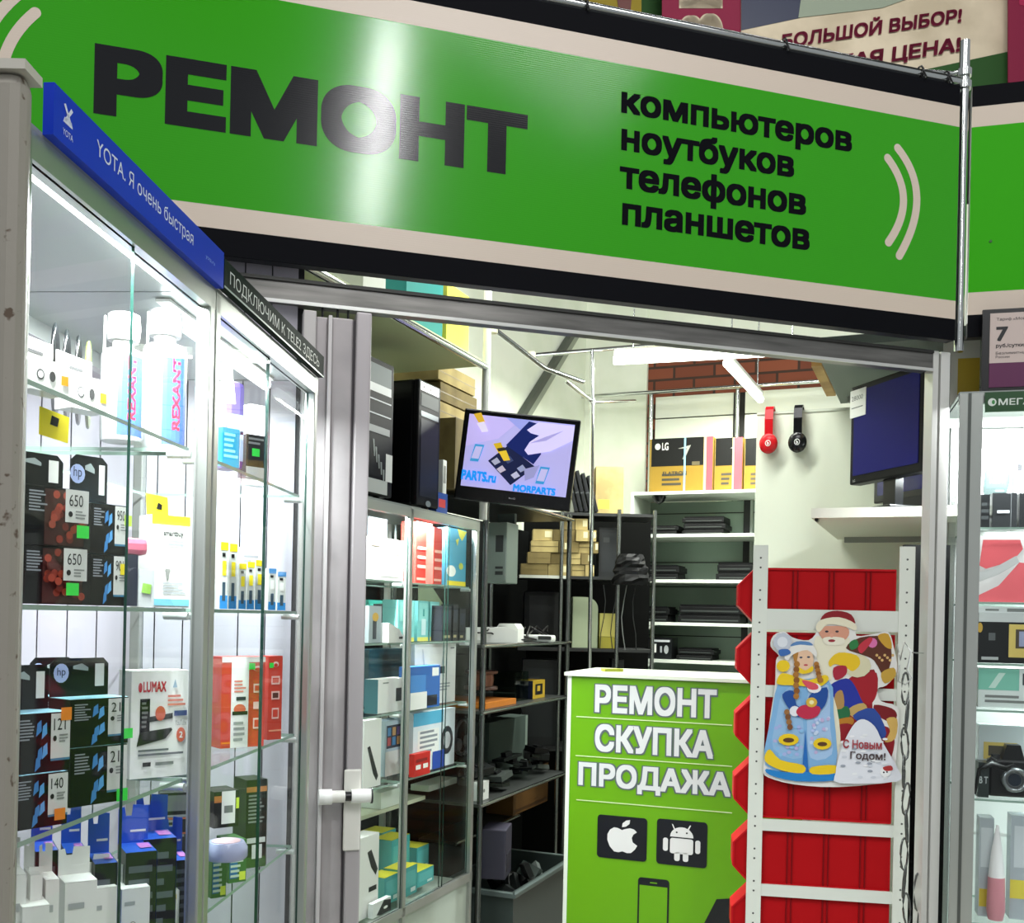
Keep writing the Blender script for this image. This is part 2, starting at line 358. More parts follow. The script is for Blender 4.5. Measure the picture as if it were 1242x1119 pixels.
# second sign, right of the pole
t = thing('green_shop_sign', 'green sign with white and black borders right of the chrome pole', 'sign', fD.w(0, .06, 2.4), fD.rz)
b = MB(2.4); b.box(.02, 1.3, -.03, 0, 2.365, 3.07, M('22242a'))
for z0, z1, m in ((2.365, 2.427, SBLK), (2.427, 2.49, M('d8c8b8', .6)), (2.49, 2.955, M('35aa04', .6, 0, 0, .15)), (2.955, 3.012, M('d8c8b8', .6)), (3.012, 3.07, SBLK)): b.box(.02, 1.3, -.034, -.03, z0, z1, m)
b.build('panel', t)
b = MB(2.4); b.tube([(.075, -.034, 2.63), (.075, -.036, 2.63)], .004, M('1c5c10')); b.build('bolt', t)

# ------------------------------------------------------------------ banners in the hall above
def bp(px, py, d): return P(px, py, d)
def banner(name, label, quad, d, m, items=(), th=.01):
    b = MB(); f = Fr(P(quad[0][0], quad[0][1], d), (1, .03)); zb = min(f.hit(*q).z for q in quad); b.M = Matrix.Translation((0, 0, -zb))
    b.prism([(f.hit(*q).x, f.hit(*q).z) for q in quad], 0, th, m); k = 0
    for it in items:
        k += 1; y = -.003*k
        if it[0] == 'poly': b.prism([(f.hit(*q).x, f.hit(*q).z) for q in it[1]], y, y+.002, it[2])
        else:
            _, s, bl, tl, br, m2 = it
            A, B_, C_ = f.hit(*bl), f.hit(*tl), f.hit(*br); vs, fs = glyphs(s, .035)
            xs = [p.x for p in vs]; ys = [p.y for p in vs]
            def mp(p): u = (p.x-min(xs))/(max(xs)-min(xs)); v = (p.y-min(ys))/(max(ys)-min(ys)); return (A.x+(C_.x-A.x)*u+(B_.x-A.x)*v, y, A.z+(C_.z-A.z)*u+(B_.z-A.z)*v)
            b.add([mp(p) for p in vs], fs, m2)
    return tag(b.build(name, None, f.w(0, 0, zb), f.rz), label, 'banner')
BG, MAG, CRM, DGR = M('8c7a1c', .8), M('7c1236', .8), noisy('wrinkled_cloth', 'b8aa90', 'd2c4aa', 2.2, .8), M('1f4a16', .8)
banner('yellow_banner', 'yellow banner with dark red figures hanging above the long sign', ((560, -70), (778, -70), (778, 95), (560, 40)), 6.6, BG,
       [('poly', ((612, -30), (640, -30), (634, 4), (615, 2)), M('5a1c10')), ('poly', ((744, -30), (768, -30), (764, 24), (752, 24)), M('5a1c10')), ('poly', ((672, -20), (690, -20), (684, 8), (676, 8)), M('5a1c10'))])
banner('crimson_banner', 'crimson banner with cream letters turned sideways above the long sign', ((803, -90), (899, -90), (899, 70), (803, 70)), 6.5, MAG,
       [('text', 'ЗЬ', (877, 66), (823, 66), (877, -40), CRM)])
banner('sale_banner', 'wrinkled cream banner reading big choice with crimson letters', ((899, -100), (1222, -100), (1222, 110), (899, 110)), 6.5, CRM,
       [('poly', ((899, -100), (985, -100), (970, 22), (899, 37)), NAVY), ('poly', ((985, -100), (1222, -100), (1180, -30), (1070, 10), (968, 22)), M('8c9684', .9)),
        ('text', 'БОЛЬШОЙ ВЫБОР!', (947, 60), (949, 38), (1165, 28), MAG), ('text', 'НИЗКАЯ ЦЕНА!', (955, 99), (957, 77), (1163, 67), MAG),
        ('poly', ((899, 120), (1222, 120), (1222, 64), (1120, 86)), DGR)])
banner('dark_pink_banner', 'dark pink banner strip at the right end of the hall banners', ((1223, -90), (1300, -90), (1300, 110), (1223, 110)), 6.45, MAG, [('poly', ((1233, -90), (1300, -90), (1300, 20), (1236, 6)), M('a02048'))])
banner('green_banner', 'narrow dark green cloth strip between yellow and crimson banners', ((777, -80), (804, -80), (804, 90), (777, 90)), 6.7, DGR)

# ------------------------------------------------------------------ glazed display cases
def case(label, fr, x0, x1, dep, zs, ztop, posts, doors, header=None, zbase=.5, power=6, back=None, tube_y=.04, tr=.008, ends=(1, 1)):
    t = thing('display_case', label, 'display case', fr.w((x0+x1)/2, dep/2, 0), fr.rz)
    def nb(): b = MB(); b.M = Matrix.Translation((-(x0+x1)/2, -dep/2, 0)); return b
    pw = .022
    for x in posts:
        for y in (0, dep-pw):
            b = nb(); b.box(x-pw/2, x+pw/2, y, y+pw, 0, ztop, ALU, .003); b.build('post', t)
    for y in (0, dep-pw):
        
        for zr in (ztop-.03, zbase): b = nb(); b.box(x0, x1, y, y+pw, zr, zr+.03, ALU); b.build('rail', t)
    b = nb(); b.box(x0, x1, 0, dep, ztop, ztop+.006, M('9aa09c', .3, .3)); b.build('top_panel', t)
    b = nb(); b.box(x0+.012, x1-.012, .012, dep-.012, .05, zbase, M('b4beb2', .5)); b.build('base_panel', t)
    for z in zs:
        for a, c in zip(posts[:-1], posts[1:]):
            b = nb(); b.pane(a+.008, c-.008, .03, dep-.03, z-.006, z, SEDGE); b.build('glass_shelf', t)
            for x in (a+.018, c-.018):
                b = nb(); b.tube([(x, .022, z-.012), (x, .06, z-.012)], .006, M('d8dcda', .3, .4), 8); b.build('shelf_peg', t)
    for a, c, y in doors:
        b = nb(); b.pane(a, c, y, y+.004, zbase+.03, ztop-.03); b.build('glass_door', t)
    for x in [e for e, k in zip((x0+.006, x1-.01), ends) if k]:
        b = nb(); b.pane(x, x+.004, .024, dep-.024, zbase, ztop); b.build('side_glass', t)
    if back: b = nb(); b.box(x0, x1, dep-.004, dep, zbase, ztop, back); b.build('back_panel', t)
    b = nb(); b.box(x0+.03, x1-.03, tube_y-.012, tube_y+.012, ztop-.006, ztop-.001, WHITE); b.build('lamp_housing', t)
    zt_ = ztop-.006-tr; b = nb(); b.tube([(x0+.05, tube_y, zt_), (x1-.05, tube_y, zt_)], tr, M('f4fbff', .3, 0, 9), 10); b.build('light_tube', t)
    area('case_lamp', fr.w((x0+x1)/2, tube_y, zt_-tr-.001), x1-x0-.1, .012, power, fr.y*.12-V((0, 0, 1)), (.95, .99, 1), fr.y)
    return t, nb
SHZ = [1.048, 1.288, 1.552, 1.802]
tA, nb = case('near glass display case with blue header sign', fA, -.535, .022, .40, SHZ, 2.052, [-.524, .011], [(-.51, -.255, .006), (-.238, .0, .014)], power=17, ends=(1, 0))
b = nb(); b.box(-.496, .022, -.012, .0, 2.056, 2.112, M('1238c0', .45, 0, 0, .2)); h = b.build('header_sign', tA)
def head(h, nb, s, x0, x1, z0, z1, m, bold=.01, ref=None):
    b = nb(); b.text(s, x0, x1, z0, z1, m, bold, ref, None, -.0125); b.build('lettering', h)
HW = M('e6ecff', .4)
head(h, nb, 'YOTA. Я очень быстрая', -.40, -.105, 2.078, 2.097, HW, .01, 'Я'); head(h, nb, 'YOTA', -.477, -.455, 2.066, 2.073, HW); head(h, nb, 'yota.ru', -.055, -.018, 2.076, 2.083, M('8fb0f0'))
b = nb(); q = -.0125
for pts in (((-.476, 2.099), (-.472, 2.101), (-.458, 2.083), (-.462, 2.082)), ((-.456, 2.099), (-.460, 2.101), (-.474, 2.083), (-.470, 2.082))): b.add([(x, q, z) for x, z in pts], [(0, 3, 2, 1)], HW)
b.prism([(-.476, 2.08), (-.456, 2.08), (-.459, 2.086), (-.473, 2.086)], q, q+.0005, HW); b.build('emblem', h)
tB, nb = case('second glass display case with dark grey header strip', fA, .026, .64, .40, SHZ, 2.052, [.037, .629], [(.05, .32, .006), (.337, .617, .014)], power=17, tube_y=.1, tr=.012, ends=(0, 1))
b = nb(); b.box(.026, .64, -.012, .0, 2.060, 2.105, M('1a2622', .6, 0, 0, .1)); b.box(.026, .64, -.0125, -.012, 2.060, 2.063, M('9ab0a4', .3)); h = b.build('header_sign', tB)
head(h, nb, 'ПОДКЛЮЧИМ К TELE2 ЗДЕСЬ', .05, .60, 2.068, 2.093, M('d6dcd8'), .0)
# worn pillar at the left edge
p = on(33, 1.55, 1.03); b = MB(); b.box(-.13, -.017, 0, .03, 0, 2.085, PILLAR, .012); b.box(-.13, -.012, -.004, .034, 2.085, 2.095, M('c9c5ba', .4))
struct(b.build('pillar', None, (p.x+.0, p.y, 0), 0), 'worn grey steel pillar at the near left edge')

# ---- products
G_ = lambda u0, v0, u1, v1, f='F', m=NEON: (f, u0, v0, u1, v1, m)
FLOWER, FLY, FLYD, LBL, INKBOX = M('8a3020'), M('3f86c8'), M('5aa6e4'), M('d9dad6'), M('0b0c10', .5, 0, 0, .2)
LOGO = M('b8c4f0')
def hp(label, px0, px1, ytop, z, num, flower, tabh, sticker, dz, rz=55, dep=.05, stick_m=NEON, grp='printer ink boxes in the near case', tabback=True):
    f, w_, h = span(px0, px1, ytop, z, fA, 0, rz, dz)
    t = thing('ink_box', label, 'ink cartridge box', f.w(w_/2, dep/2, z+.0012), f.rz, grp)
    b = MB(); b.dims = (w_, dep, h); b.box(-w_/2, w_/2, -dep/2, dep/2, 0, h, INKBOX)
    a = FLOWER if flower else FLY
    ds = [('T', 0, 0, 1, 1, M('9fd4ea') if not flower else INKBOX)]  # bluish case light painted into the tops of the butterfly boxes
    if flower:
        ds.append(('F', .36, .02, .99, .97, M('3a1512')))
        for k in range(34): ds.append(('F', 'o', rnd.uniform(.4, .96), rnd.uniform(.08, .92), .055, .07, M(rnd.choice(('8a3020', '6e241a', 'a0402c', '401410')))))
        ds += [('F', .62, .42, .995, .985, LBL)]
    else:
        for k, (u, v) in enumerate(((.42, .75), (.52, .70), (.44, .3), (.53, .36), (.40, .16))):
            ds.append(('F', 'p', ((u-.05, v-.14), (u+.05, v-.05), (u+.04, v+.14), (u-.03, v+.08)), FLYD if k % 2 else FLY))
        ds += [('F', .63, .22, .99, .985, LBL), ('F', .63, .18, .99, .22, M('3f7ea0'))]
    ds += [('F', num, .68, .70, .90 if len(num) > 2 else .84, .90, INK, .01), ('F', 'o', .70, .56, .035, .05, INK), ('F', 'l', .78, .95, .48, .64, 3, M('8a8c8a')), ('F', 'l', .05, .33, .55, .92, 7, M('8c9098'))]
    if sticker: ds.append(('F', sticker[0], sticker[1], sticker[0]+.2, sticker[1]+.22, stick_m))
    b.decs(ds); b.build('carton', t)
    if tabh:
        b = MB(); b.M = Matrix.Translation((0, dep/2-.002, h)); r = .008; x = w_/2
        out = [(-x, -.0), (x, 0), (x, tabh-r), (x-r, tabh), (-x+r, tabh), (-x, tabh-r)]; b.prism(out, 0, .0015, M('101216', .5, 0, 0, .2))
        b.M = b.M @ Matrix.Translation((0, -.0005, 0))
        b.add([(-.32*w_+.011*math.cos(g*.4488), 0, tabh*.62+.013*math.sin(g*.4488)) for g in range(14)], [tuple(range(14))], LOGO)
        b.text('hp', -.32*w_-.006, -.32*w_+.006, tabh*.5, tabh*.76, M('1c2450'), .01, None, None, -.0004)
        b.add([(x_, 0, z_) for x_, z_ in ((-.12*w_, tabh*.72), (.14*w_, tabh*.66), (.14*w_, tabh*.75), (.03*w_, tabh*.86), (-.12*w_, tabh*.8))], [(0, 1, 2, 3, 4)], M('aab4b4'))
        b.add([(x_, 0, z_) for x_, z_ in ((.26*w_, tabh*.25), (.42*w_, tabh*.25), (.42*w_, tabh*.85), (.26*w_, tabh*.85))], [(0, 1, 2, 3)], WHITE)
        b.build('hang_tab', t)
    return t, h
S1, S2, S3, S4 = 1.802, 1.552, 1.288, 1.048
_, h = hp('lower red flower ink box marked 650 with green sticker low on its front', 21, 101, 664, S2, '650', True, 0, (.66, .16), 1.17)
hp('upper red flower ink box marked 650 with tall black hang tab', 24, 103, 592, S2+h+.001, '650', True, .046, (.8, .16), 1.17)
_, h = hp('blue butterfly ink box marked 901 under the box marked 950', 108, 153, 674, S2, '901', False, 0, (.8, .62), 1.33, stick_m=YEL)
hp('blue butterfly ink box marked 950 with black hang tab', 109, 155, 613, S2+h+.001, '950', False, .068, (.88, .6), 1.33, stick_m=M('c8ee50'))
_, h = hp('lower butterfly ink box marked 140 with orange sticker', 13, 82, 940, S3, '140', False, 0, (.74, .1), 1.14, stick_m=ORG)
hp('upper butterfly ink box marked 121 with orange sticker', 17, 85, 866, S3+h+.001, '121', False, .055, (.8, .86), 1.14, stick_m=ORG)
_, h = hp('lower butterfly ink box marked 21 beside the boxed receiver', 84, 154, 906, S3, '21', False, 0, (.8, .0), 1.33)
hp('upper butterfly ink box marked 21 with a green sticker', 84, 156, 848, S3+h+.001, '21', False, .052, (.86, .1), 1.33)
_, h = hp('dark ink box at the back of the lower ink shelf, lower of two', 50, 104, 905, S3, '22', False, 0, None, 1.47, dep=.035)
hp('dark ink box at the back of the lower ink shelf, its tab above the others', 50, 104, 845, S3+h+.001, '22', False, .055, None, 1.47, dep=.035)
# receiver box
bx('receiver_box', 'white boxed television receiver with black remote printed on front', 'box', 157, 229, 814, S3, WHITE,
   [('F', 'LUMAX', .2, .8, .6, .9, M('c02030'), .03), ('F', 'o', .15, .845, .035, .045, M('c02030')), ('F', .15, .42, .32, .74, INKBOX), ('F', 'l', .18, .29, .46, .72, 6, M('777777')),
    ('F', 'p', ((.1, .3), (.6, .36), (.72, .44), (.7, .46), (.15, .43)), M('1b1d1c')), ('F', 'p', ((.3, .52), (.72, .55), (.72, .6), (.3, .57)), M('2a2c2c')), ('F', 'o', .5, .6, .09, .07, M('d8664a')),
    ('F', 'o', .87, .39, .08, .07, M('d8664a')), ('F', '2', .84, .36, .90, .42, WHITE), ('F', .74, .57, .97, .62, M('3c4a80')), ('F', 'YouTube', .76, .48, .96, .53, GREY, .0), ('F', 'l', .62, .97, .66, .78, 3, M('d88070')),
    ('F', 'l', .12, .95, .2, .28, 2, M('666a70')), ('F', .2, .11, .34, .15, INK), ('F', 'l', .42, .9, .1, .16, 1, GREY), ('F', 'p', ((.7, .84), (.74, .92), (.78, .84)), M('9ab4c8'))], fA, .1, 42, .05)
# shelf 2 of the near case: lamp box, plastic bag
bx('bulb_box', 'white light bulb box with yellow top band', 'box', 182, 231, 626, S2, WHITE,
   [('F', 0, .9, 1, 1, YEL), ('F', 'smartbuy', .3, .76, .82, .84, M('3a3c3a'), .02), ('F', 'o', .42, .5, .13, .12, M('dcdcd8')), ('F', 'p', ((.36, .42), (.48, .42), (.45, .3), (.39, .3)), M('8a8c88')), ('F', 'l', .3, .9, .14, .28, 4, M('b0b4b8')), ('F', .05, .02, 1, .09, SKY), ('F', 'l', .4, .95, .66, .74, 2, M('a0a4a8'))], fA, .09, 42, .05)
def tent(name, label, px, py, dz, rz, m=YEL, sz=.03):
    p = P(px, py, dz); b = MB(); b.M = Matrix.Rotation(R_(-8), 4, 'Y'); b.prism([(-sz*.6, 0), (sz*.6, 0), (sz*.6, sz), (-sz*.6, sz)], 0, .001, m); b.prism([(-.003, .01), (.006, .008), (.007, .017), (0, .02)], -.001, 0, INK)
    return tag(b.build(name, None, p, R_(rz)), label, 'price tag')
_f, _w, _h = span(182, 231, 626, S2, fA, .09, 42)
p = _f.w(_w*.28, .02, S2+_h+.002); b = MB(); b.prism([(-.019, 0), (.019, 0), (.017, .03), (-.021, .033)], 0, .001, YEL); b.prism([(-.003, .01), (.006, .009), (.007, .017), (0, .02)], -.001, 0, INK); tag(b.build('price_tag', None, p, R_(50)), 'yellow price tag standing on top of the bulb box', 'price tag')
b = MB(1.75); x0 = fA.hit(62, 488, .03); b.prism([(-.018, 1.758), (.018, 1.752), (.019, 1.784), (-.018, 1.792)], 0, .001, YEL); b.prism([(-.005, 1.772), (.004, 1.770), (.006, 1.78), (-.003, 1.783)], -.001, 0, INK)
tag(b.build('price_tag', None, fA.w(fA.hit(66, 490, .06).x, .06, 1.75), R_(50)), 'yellow price tag hanging under the top shelf of the near case', 'price tag')
f, w_, h = span(150, 205, 645, S2, fA, .05, 45)
t = thing('plastic_bag_pack', 'crumpled clear plastic bag with pink and dark box inside', 'bag', f.w(w_/2, .03, S2+.002), f.rz)
b = MB(); b.box(-.04, -.005, -.012, .012, 0, .075, M('1c2238')); b.box(-.03, .012, -.01, .012, .075, .1, M('d8708a'), .008); b.box(-.004, .02, -.014, .01, 0, .055, M('e0e4e6')); b.prism([(.0, .02), (.013, .018), (.015, .032), (.002, .034)], -.016, -.0145, M('a8e060')); b.build('contents', t)
b = MB(); n = 9; vs = []
for i in range(n):
    for k in range(14):
        a = 2*math.pi*k/14; r = (.048-.026*(i/(n-1))**1.5)*(1+rnd.uniform(-.14, .14)); vs.append((r*1.15*math.cos(a), .5*r*math.sin(a), .112*i/(n-1)))
fs = [(i*14+k, i*14+(k+1) % 14, i*14+14+(k+1) % 14, i*14+14+k) for i in range(n-1) for k in range(14)]
b.add(vs, fs, BAG, False); b.build('plastic_wrap', t)
# top shelf: spray cans, adapter boxes, discs
def can(label, px0, px1, ytop, y, turn):
    d = fA.dep((px0+px1)/2, 500, y); c = on((px0+px1)/2, S1, d); r = (px1-px0)/2*d/F; h = P(px0, ytop, d).z-S1
    t = thing('spray_can', label, 'spray can', (c.x, c.y, S1+.001), R_(turn), 'spray cans on the top shelf of the near case')
    b = MB(); b.lathe([(r*.96, 0), (r, .004), (r, h-.012), (r*.9, h-.004), (r*.55, h)], M('e9eaec', .25), 28); n = 28
    for k in range(n):                                      # blue band with red lettering facing the aisle
        a0 = 2*math.pi*k/n; a1 = 2*math.pi*(k+1)/n; mid = (a0+a1)/2
        if math.cos(mid+R_(90)) > .78:
            b.add([(r*1.004*math.cos(a), r*1.004*math.sin(a), z) for a, z in ((a0, .006), (a1, .006), (a1, h-.014), (a0, h-.014))], [(0, 1, 2, 3)], M('3c5cb0', .25))
    vs, fs = glyphs('REXANT', .03); xs = [p.x for p in vs]; L = max(xs)-min(xs)
    b.add([(r*1.012*math.cos(R_(-90)-(p.y-.35)*.55), r*1.012*math.sin(R_(-90)-(p.y-.35)*.55), .03+(p.x-min(xs))/L*(h*.68)) for p in vs], fs, M('d8283c', .3)); b.build('canister', t)
    b = MB(); b.lathe([(r*.5, h-.003), (r*.52, h+.018), (r*.3, h+.02)], WHITE, 16); b.lathe([(r*.75, h+.012), (r*.82, h+.03), (r*.74, h+.052), (r*.35, h+.056)], M('f0f0f0', .4), 9); b.box(r*.2, r*.5, -.008, .008, h+.02, h+.034, WHITE)
    b.tube([(-r*.95, 0, h*.55), (-r*.92, 0, h+.045)], .0022, WHITE, 6); b.build('nozzle_cap', t)
can('white and blue spray can at the right of the top shelf', 172, 223, 418, .09, 52)
can('white and blue spray can behind the glass edge on the top shelf', 122, 172, 424, .12, 46)
for lab, p0, p1, yt, dz in (('white adapter box with orange sticker nearest on the top shelf', 38, 86, 438, 1.16), ('white adapter box with orange sticker beside the spray can', 88, 132, 458, 1.3)):
    f, w_, h = span(p0, p1, yt, S1, fA, 0, 58, dz)
    t = thing('adapter_box', lab, 'box', f.w(w_/2, .02, S1+.001), f.rz, 'white adapter boxes on the top shelf')
    b = MB(); b.dims = (w_, .035, h); b.box(-w_/2, w_/2, -.0175, .0175, 0, h, WHITE); b.decs([('F', 'o', .25, .5, .1, .17, M('5a5a5a')), ('F', 'o', .25, .5, .07, .12, WHITE), ('F', 'o', .55, .5, .08, .17, M('4a4a4a')), ('F', .78, .3, .96, .6, M('f4b030'))]); b.build('carton', t)
    b = MB(); b.prism([(-w_/2, h), (w_/2, h), (w_/2, h+.028), (-w_/2, h+.034)], .0155, .0172, WHITE); b.prism([(-.008, h+.014), (.012, h+.012), (.012, h+.016), (-.008, h+.018)], .015, .0154, M('505050')); b.build('hang_tab', t)
for k, (px, lab) in enumerate(((66, 'nearest black disc standing at the back of the top shelf'), (80, 'black disc second from the pillar on the top shelf'), (94, 'black disc third from the pillar on the top shelf'), (106, 'green tinted disc farthest in the row on the top shelf'))):
    c = on(px, S1, 1.37+.03*k); b = MB(); b.M = Matrix.Rotation(R_(20), 4, 'Z') @ Matrix.Translation((0, 0, .062)) @ Matrix.Rotation(R_(90), 4, 'Y')
    b.lathe([(.060, -.002), (.062, 0), (.060, .002)], M('6c7a30', .2) if k == 3 else M('0f1112', .18), 26); b.lathe([(.012, .0022), (.012, .003)], M('a0a4a0', .3), 14); b.lathe([(.012, -.003), (.012, -.0022)], M('a0a4a0', .3), 14)
    tag(b.build('disc', None, (c.x, c.y, S1+.0005), 0), lab, 'disc', 'discs standing on the top shelf')
bx('teal_box', 'teal carton at the far end of the top shelf by the spray can', 'box', 236, 250, 436, S1, M('1f9a94'), [('F', .0, .62, 1, .75, M('0d6a70')), ('F', 'l', .1, .8, .1, .5, 6, M('8fd8d0')), ('L', 'l', .1, .9, .1, .9, 9, M('8fd8d0'))], fA, .15, 20, .05)
# bottom shelf of the near case: blue boxes and white boxes with hang tabs
def tabbox(name, label, px0, px1, ytop, z, dz, rz, dep, front, top, tab, tabh, decs, grp):
    f, w_, h = span(px0, px1, ytop, z, fA, 0, rz, dz)
    t = thing(name, label, 'box', f.w(w_/2, dep/2, z+.001), f.rz, grp)
    b = MB(); b.dims = (w_, dep, h); b.box(-w_/2, w_/2, -dep/2, dep/2, 0, h, front); b.decs([('T', 0, 0, 1, 1, top)]+decs); b.build('carton', t)
    b = MB(); y = dep/2-.002; x = w_/2; b.prism([(-x, h), (x, h), (x, h+tabh), (-.02*w_, h+tabh*1.05), (-.06*w_, h+tabh*.75), (-.25*w_, h+tabh*.75), (-.3*w_, h+tabh), (-x, h+tabh*.95)], y, y+.0015, tab)
    b.prism([(-.1*w_, h+tabh*.3), (.42*w_, h+tabh*.3), (.42*w_, h+tabh*.36), (-.1*w_, h+tabh*.36)], y-.0004, y-.0001, WHITE); b.build('hang_tab', t); return t
BLD = [('F', 'l', .1, .95, .1, .9, 6, M('5a6068')), ('R', 0, 0, 1, 1, BLUE), ('R', 'l', .1, .9, .5, .8, 2, M('b8c8f0')), ('T', .55, .3, .95, .8, M('c07ac8'))]
KB = M('14161c', .4); gB = 'blue gadget boxes on the lowest shelf of the near case'
for lab, p0, p1, yt, dz in (('blue tabbed gadget box behind white boxes, nearest the pillar', 40, 70, 1033, 1.42), ('blue tabbed gadget box standing second behind the white boxes', 78, 106, 1035, 1.42), ('blue tabbed gadget box left of the glass door edge', 112, 142, 1048, 1.38),
                            ('blue tabbed gadget box with a pinkish top right of the glass door edge', 150, 190, 1034, 1.4), ('blue tabbed gadget box with pinkish top, farther back', 172, 214, 1018, 1.52), ('blue tabbed gadget box in the corner beside the post', 208, 232, 1044, 1.47)):
    tabbox('gadget_box', lab, p0, p1, yt, S4, dz, 30, .07, KB, M('2c5cc8', .35), BLUE, .055, BLD, gB)
bx('printed_carton', 'dark carton with orange bands of small print beside the case post', 'box', 192, 230, 962, S4, M('14161a'), [('F', .05, .78, .95, .97, M('6a6e70')), ('F', 'l', .05, .95, .45, .75, 5, M('8a8e90')), ('F', .0, .68, 1, .7, M('c06848')), ('F', .0, .5, 1, .52, M('c06848'))], fA, .2, 22, .06)
gW = 'white accessory boxes on the lowest shelf of the near case'
WD = [('F', 'o', .4, .45, .14, .09, M('8a8078')), ('F', 'o', .4, .47, .1, .06, WHITE), ('F', 'l', .1, .6, .75, .85, 1, M('b0b4b4'))]
for lab, p0, p1, yt, dz in (('white tabbed accessory box against the pillar at lower left', 14, 32, 1062, 1.2), ('white tabbed accessory box next to the one against the pillar', 33, 50, 1062, 1.22), ('white tabbed accessory box third from the pillar', 52, 72, 1068, 1.24), ('wide white tabbed accessory box in front of the blue ones', 76, 118, 1070, 1.26),
                            ('white tabbed accessory box left of the glass door edge', 102, 142, 1078, 1.2), ('white tabbed accessory box with orange sticker right of the glass edge', 146, 182, 1078, 1.28), ('small white accessory box nearest the bottom of the picture', 24, 60, 1100, 1.12)):
    ds = list(WD)
    if 'orange' in lab: ds += [('R', .3, .55, .8, .8, ORG)]
    tabbox('accessory_box', lab, p0, p1, yt, S4, dz, 35, .045, WHITE, WHITE, M('f0f0ec'), .035, ds, gW)
f, w_, h = span(184, 222, 1084, S4, fA, 0, 35, 1.36); b = MB(); b.lathe([(.026, 0), (.026, h-.004), (.022, h)], M('f0f2ec', .4), 22, (0, 0, 0)); b.prism([(-.01, h*.5), (.0, h*.5), (.0, h*.8), (-.01, h*.8)], -.0275, -.0262, M('3a3c3a')); b.prism([(.006, h*.82), (.014, h*.82), (.014, h*.93), (.006, h*.93)], -.0275, -.026, YEL)
tag(b.build('round_tub', None, f.w(w_/2, .03, S4+.001), f.rz), 'white round tub with yellow sticker by the case post', 'tub')

# ---- second case
bx('purple_pack', 'purple rounded pack on the top shelf of the second case', 'box', 272, 299, 462, S1, PURP, [('F', .08, .1, .9, .62, M('a8c8e8')), ('F', .1, .4, .9, .44, NAVY)], fA, .05, 45, .05, bev=.012)
bx('teal_carton', 'deep teal carton in front of the purple pack', 'box', 269, 291, 520, S1, M('1f7fa0'), [('F', 'l', .1, .9, .2, .9, 5, M('7cc8d8')), ('R', 0, 0, 1, 1, M('dfe8e8'))], fA, .035, 50, .012)
bx('dark_green_box', 'dark box with a green mark on the top shelf of second case', 'box', 298, 322, 528, S1, DARK, [('F', .3, .5, .7, .68, NEON), ('F', 0, 0, 1, .25, M('d0d4d0')), ('F', 'l', .1, .9, .75, .95, 2, GREY)], fA, .05, 45, .03)
bx('grey_box', 'pale grey box behind the dark box with green mark', 'box', 302, 326, 492, S1, M('c9d2cf'), [('F', 0, .3, 1, .34, M('3a4444')), ('F', .1, .5, .9, .8, M('e4ecec'))], fA, .09, 45, .03)
bx('blister_pack', 'pale blue crumpled pack at the back of the top shelf', 'pack', 276, 310, 418, S1, M('b4d0dc', .3), [('F', .1, .1, .6, .4, M('8ab0d8')), ('F', .4, .5, .9, .7, M('9ac8c0'))], fA, .26, 40, .03, bev=.008)
gT = 'blister packed tubes on the middle shelf of the second case'
for k, (p0, p1, yt, y, lab) in enumerate(((266, 277, 658, .02, 'tall yellow topped tube pack at the left of the middle shelf'), (277, 288, 660, .02, 'second tall yellow topped tube pack on the middle shelf'), (289, 299, 684, .025, 'short tube pack with yellow label, left of three'),
        (299, 309, 682, .03, 'short tube pack with yellow label, centre of three'), (309, 320, 680, .035, 'short tube pack with yellow label, right of three by the glass edge'), (325, 335, 690, .05, 'blue based tube pack just right of the glass edge'), (336, 347, 694, .06, 'blue based tube pack farthest to the right'))):
    bx('tube_pack', lab, 'pack', p0, p1, yt, S2, M('d8dcd8', .3), [('F', 0, 0, 1, .2, M('2f8ad0')), ('F', .3, .12, .7, .4, M('3a5060')), ('F', 0, .88, 1, 1, YEL if k < 5 else M('4a90d0')), ('F', .25, .5, .75, .72, YEL if k < 5 else WHITE), ('F', .2, .78, .6, .84, INK)], fA, y, 45, .018, gT)
bx('white_carton', 'white carton behind the tube packs', 'box', 288, 320, 665, S2, WHITE, [('F', 'l', .2, .8, .75, .9, 2, M('b0b4b8'))], fA, .12, 45, .03)
RD = M('d2402e', .35); WDc = [('F', 'o', .5, .9, .22, .035, M('f0c8c0')), ('F', 'o', .5, .89, .14, .022, RD), ('F', .2, .66, .8, .76, M('f0c8c0')), ('F', .27, .68, .73, .74, RD), ('F', .2, .48, .8, .58, M('f0c8c0')), ('F', .3, .5, .7, .56, M('5a2a20')), ('F', .25, .25, .75, .38, M('f0c8c0')), ('F', .32, .27, .68, .36, RD), ('F', .05, .1, .95, .12, M('f0a080'))]
bx('red_gadget_box', 'red box with white icons behind the glass edge, wrapped by white panel', 'box', 267, 322, 797, S3, RD, [('F', .22, 0, .62, 1, WHITE), ('F', 0, .94, 1, 1, WHITE), ('F', 'o', .42, .42, .14, .06, M('d8664a')), ('F', .25, .36, .6, .4, INK), ('F', 'l', .28, .58, .6, .75, 4, M('d88070')), ('F', .33, .52, .55, .56, M('2a2c3a')), ('F', 'l', .28, .58, .06, .3, 4, M('9a9c9c')),
   ('F', 'o', .82, .87, .12, .03, M('f0c8c0')), ('F', 'o', .82, .86, .08, .018, RD), ('F', .72, .6, .92, .7, M('f0c8c0')), ('F', .75, .62, .89, .68, RD), ('F', .72, .42, .92, .5, M('f0c8c0')), ('F', .72, .2, .92, .32, M('f0c8c0')), ('F', .75, .22, .89, .3, RD), ('F', 0, .05, .2, .07, ORG), ('F', .6, .86, .74, .93, NEON)], fA, .05, 40, .04)
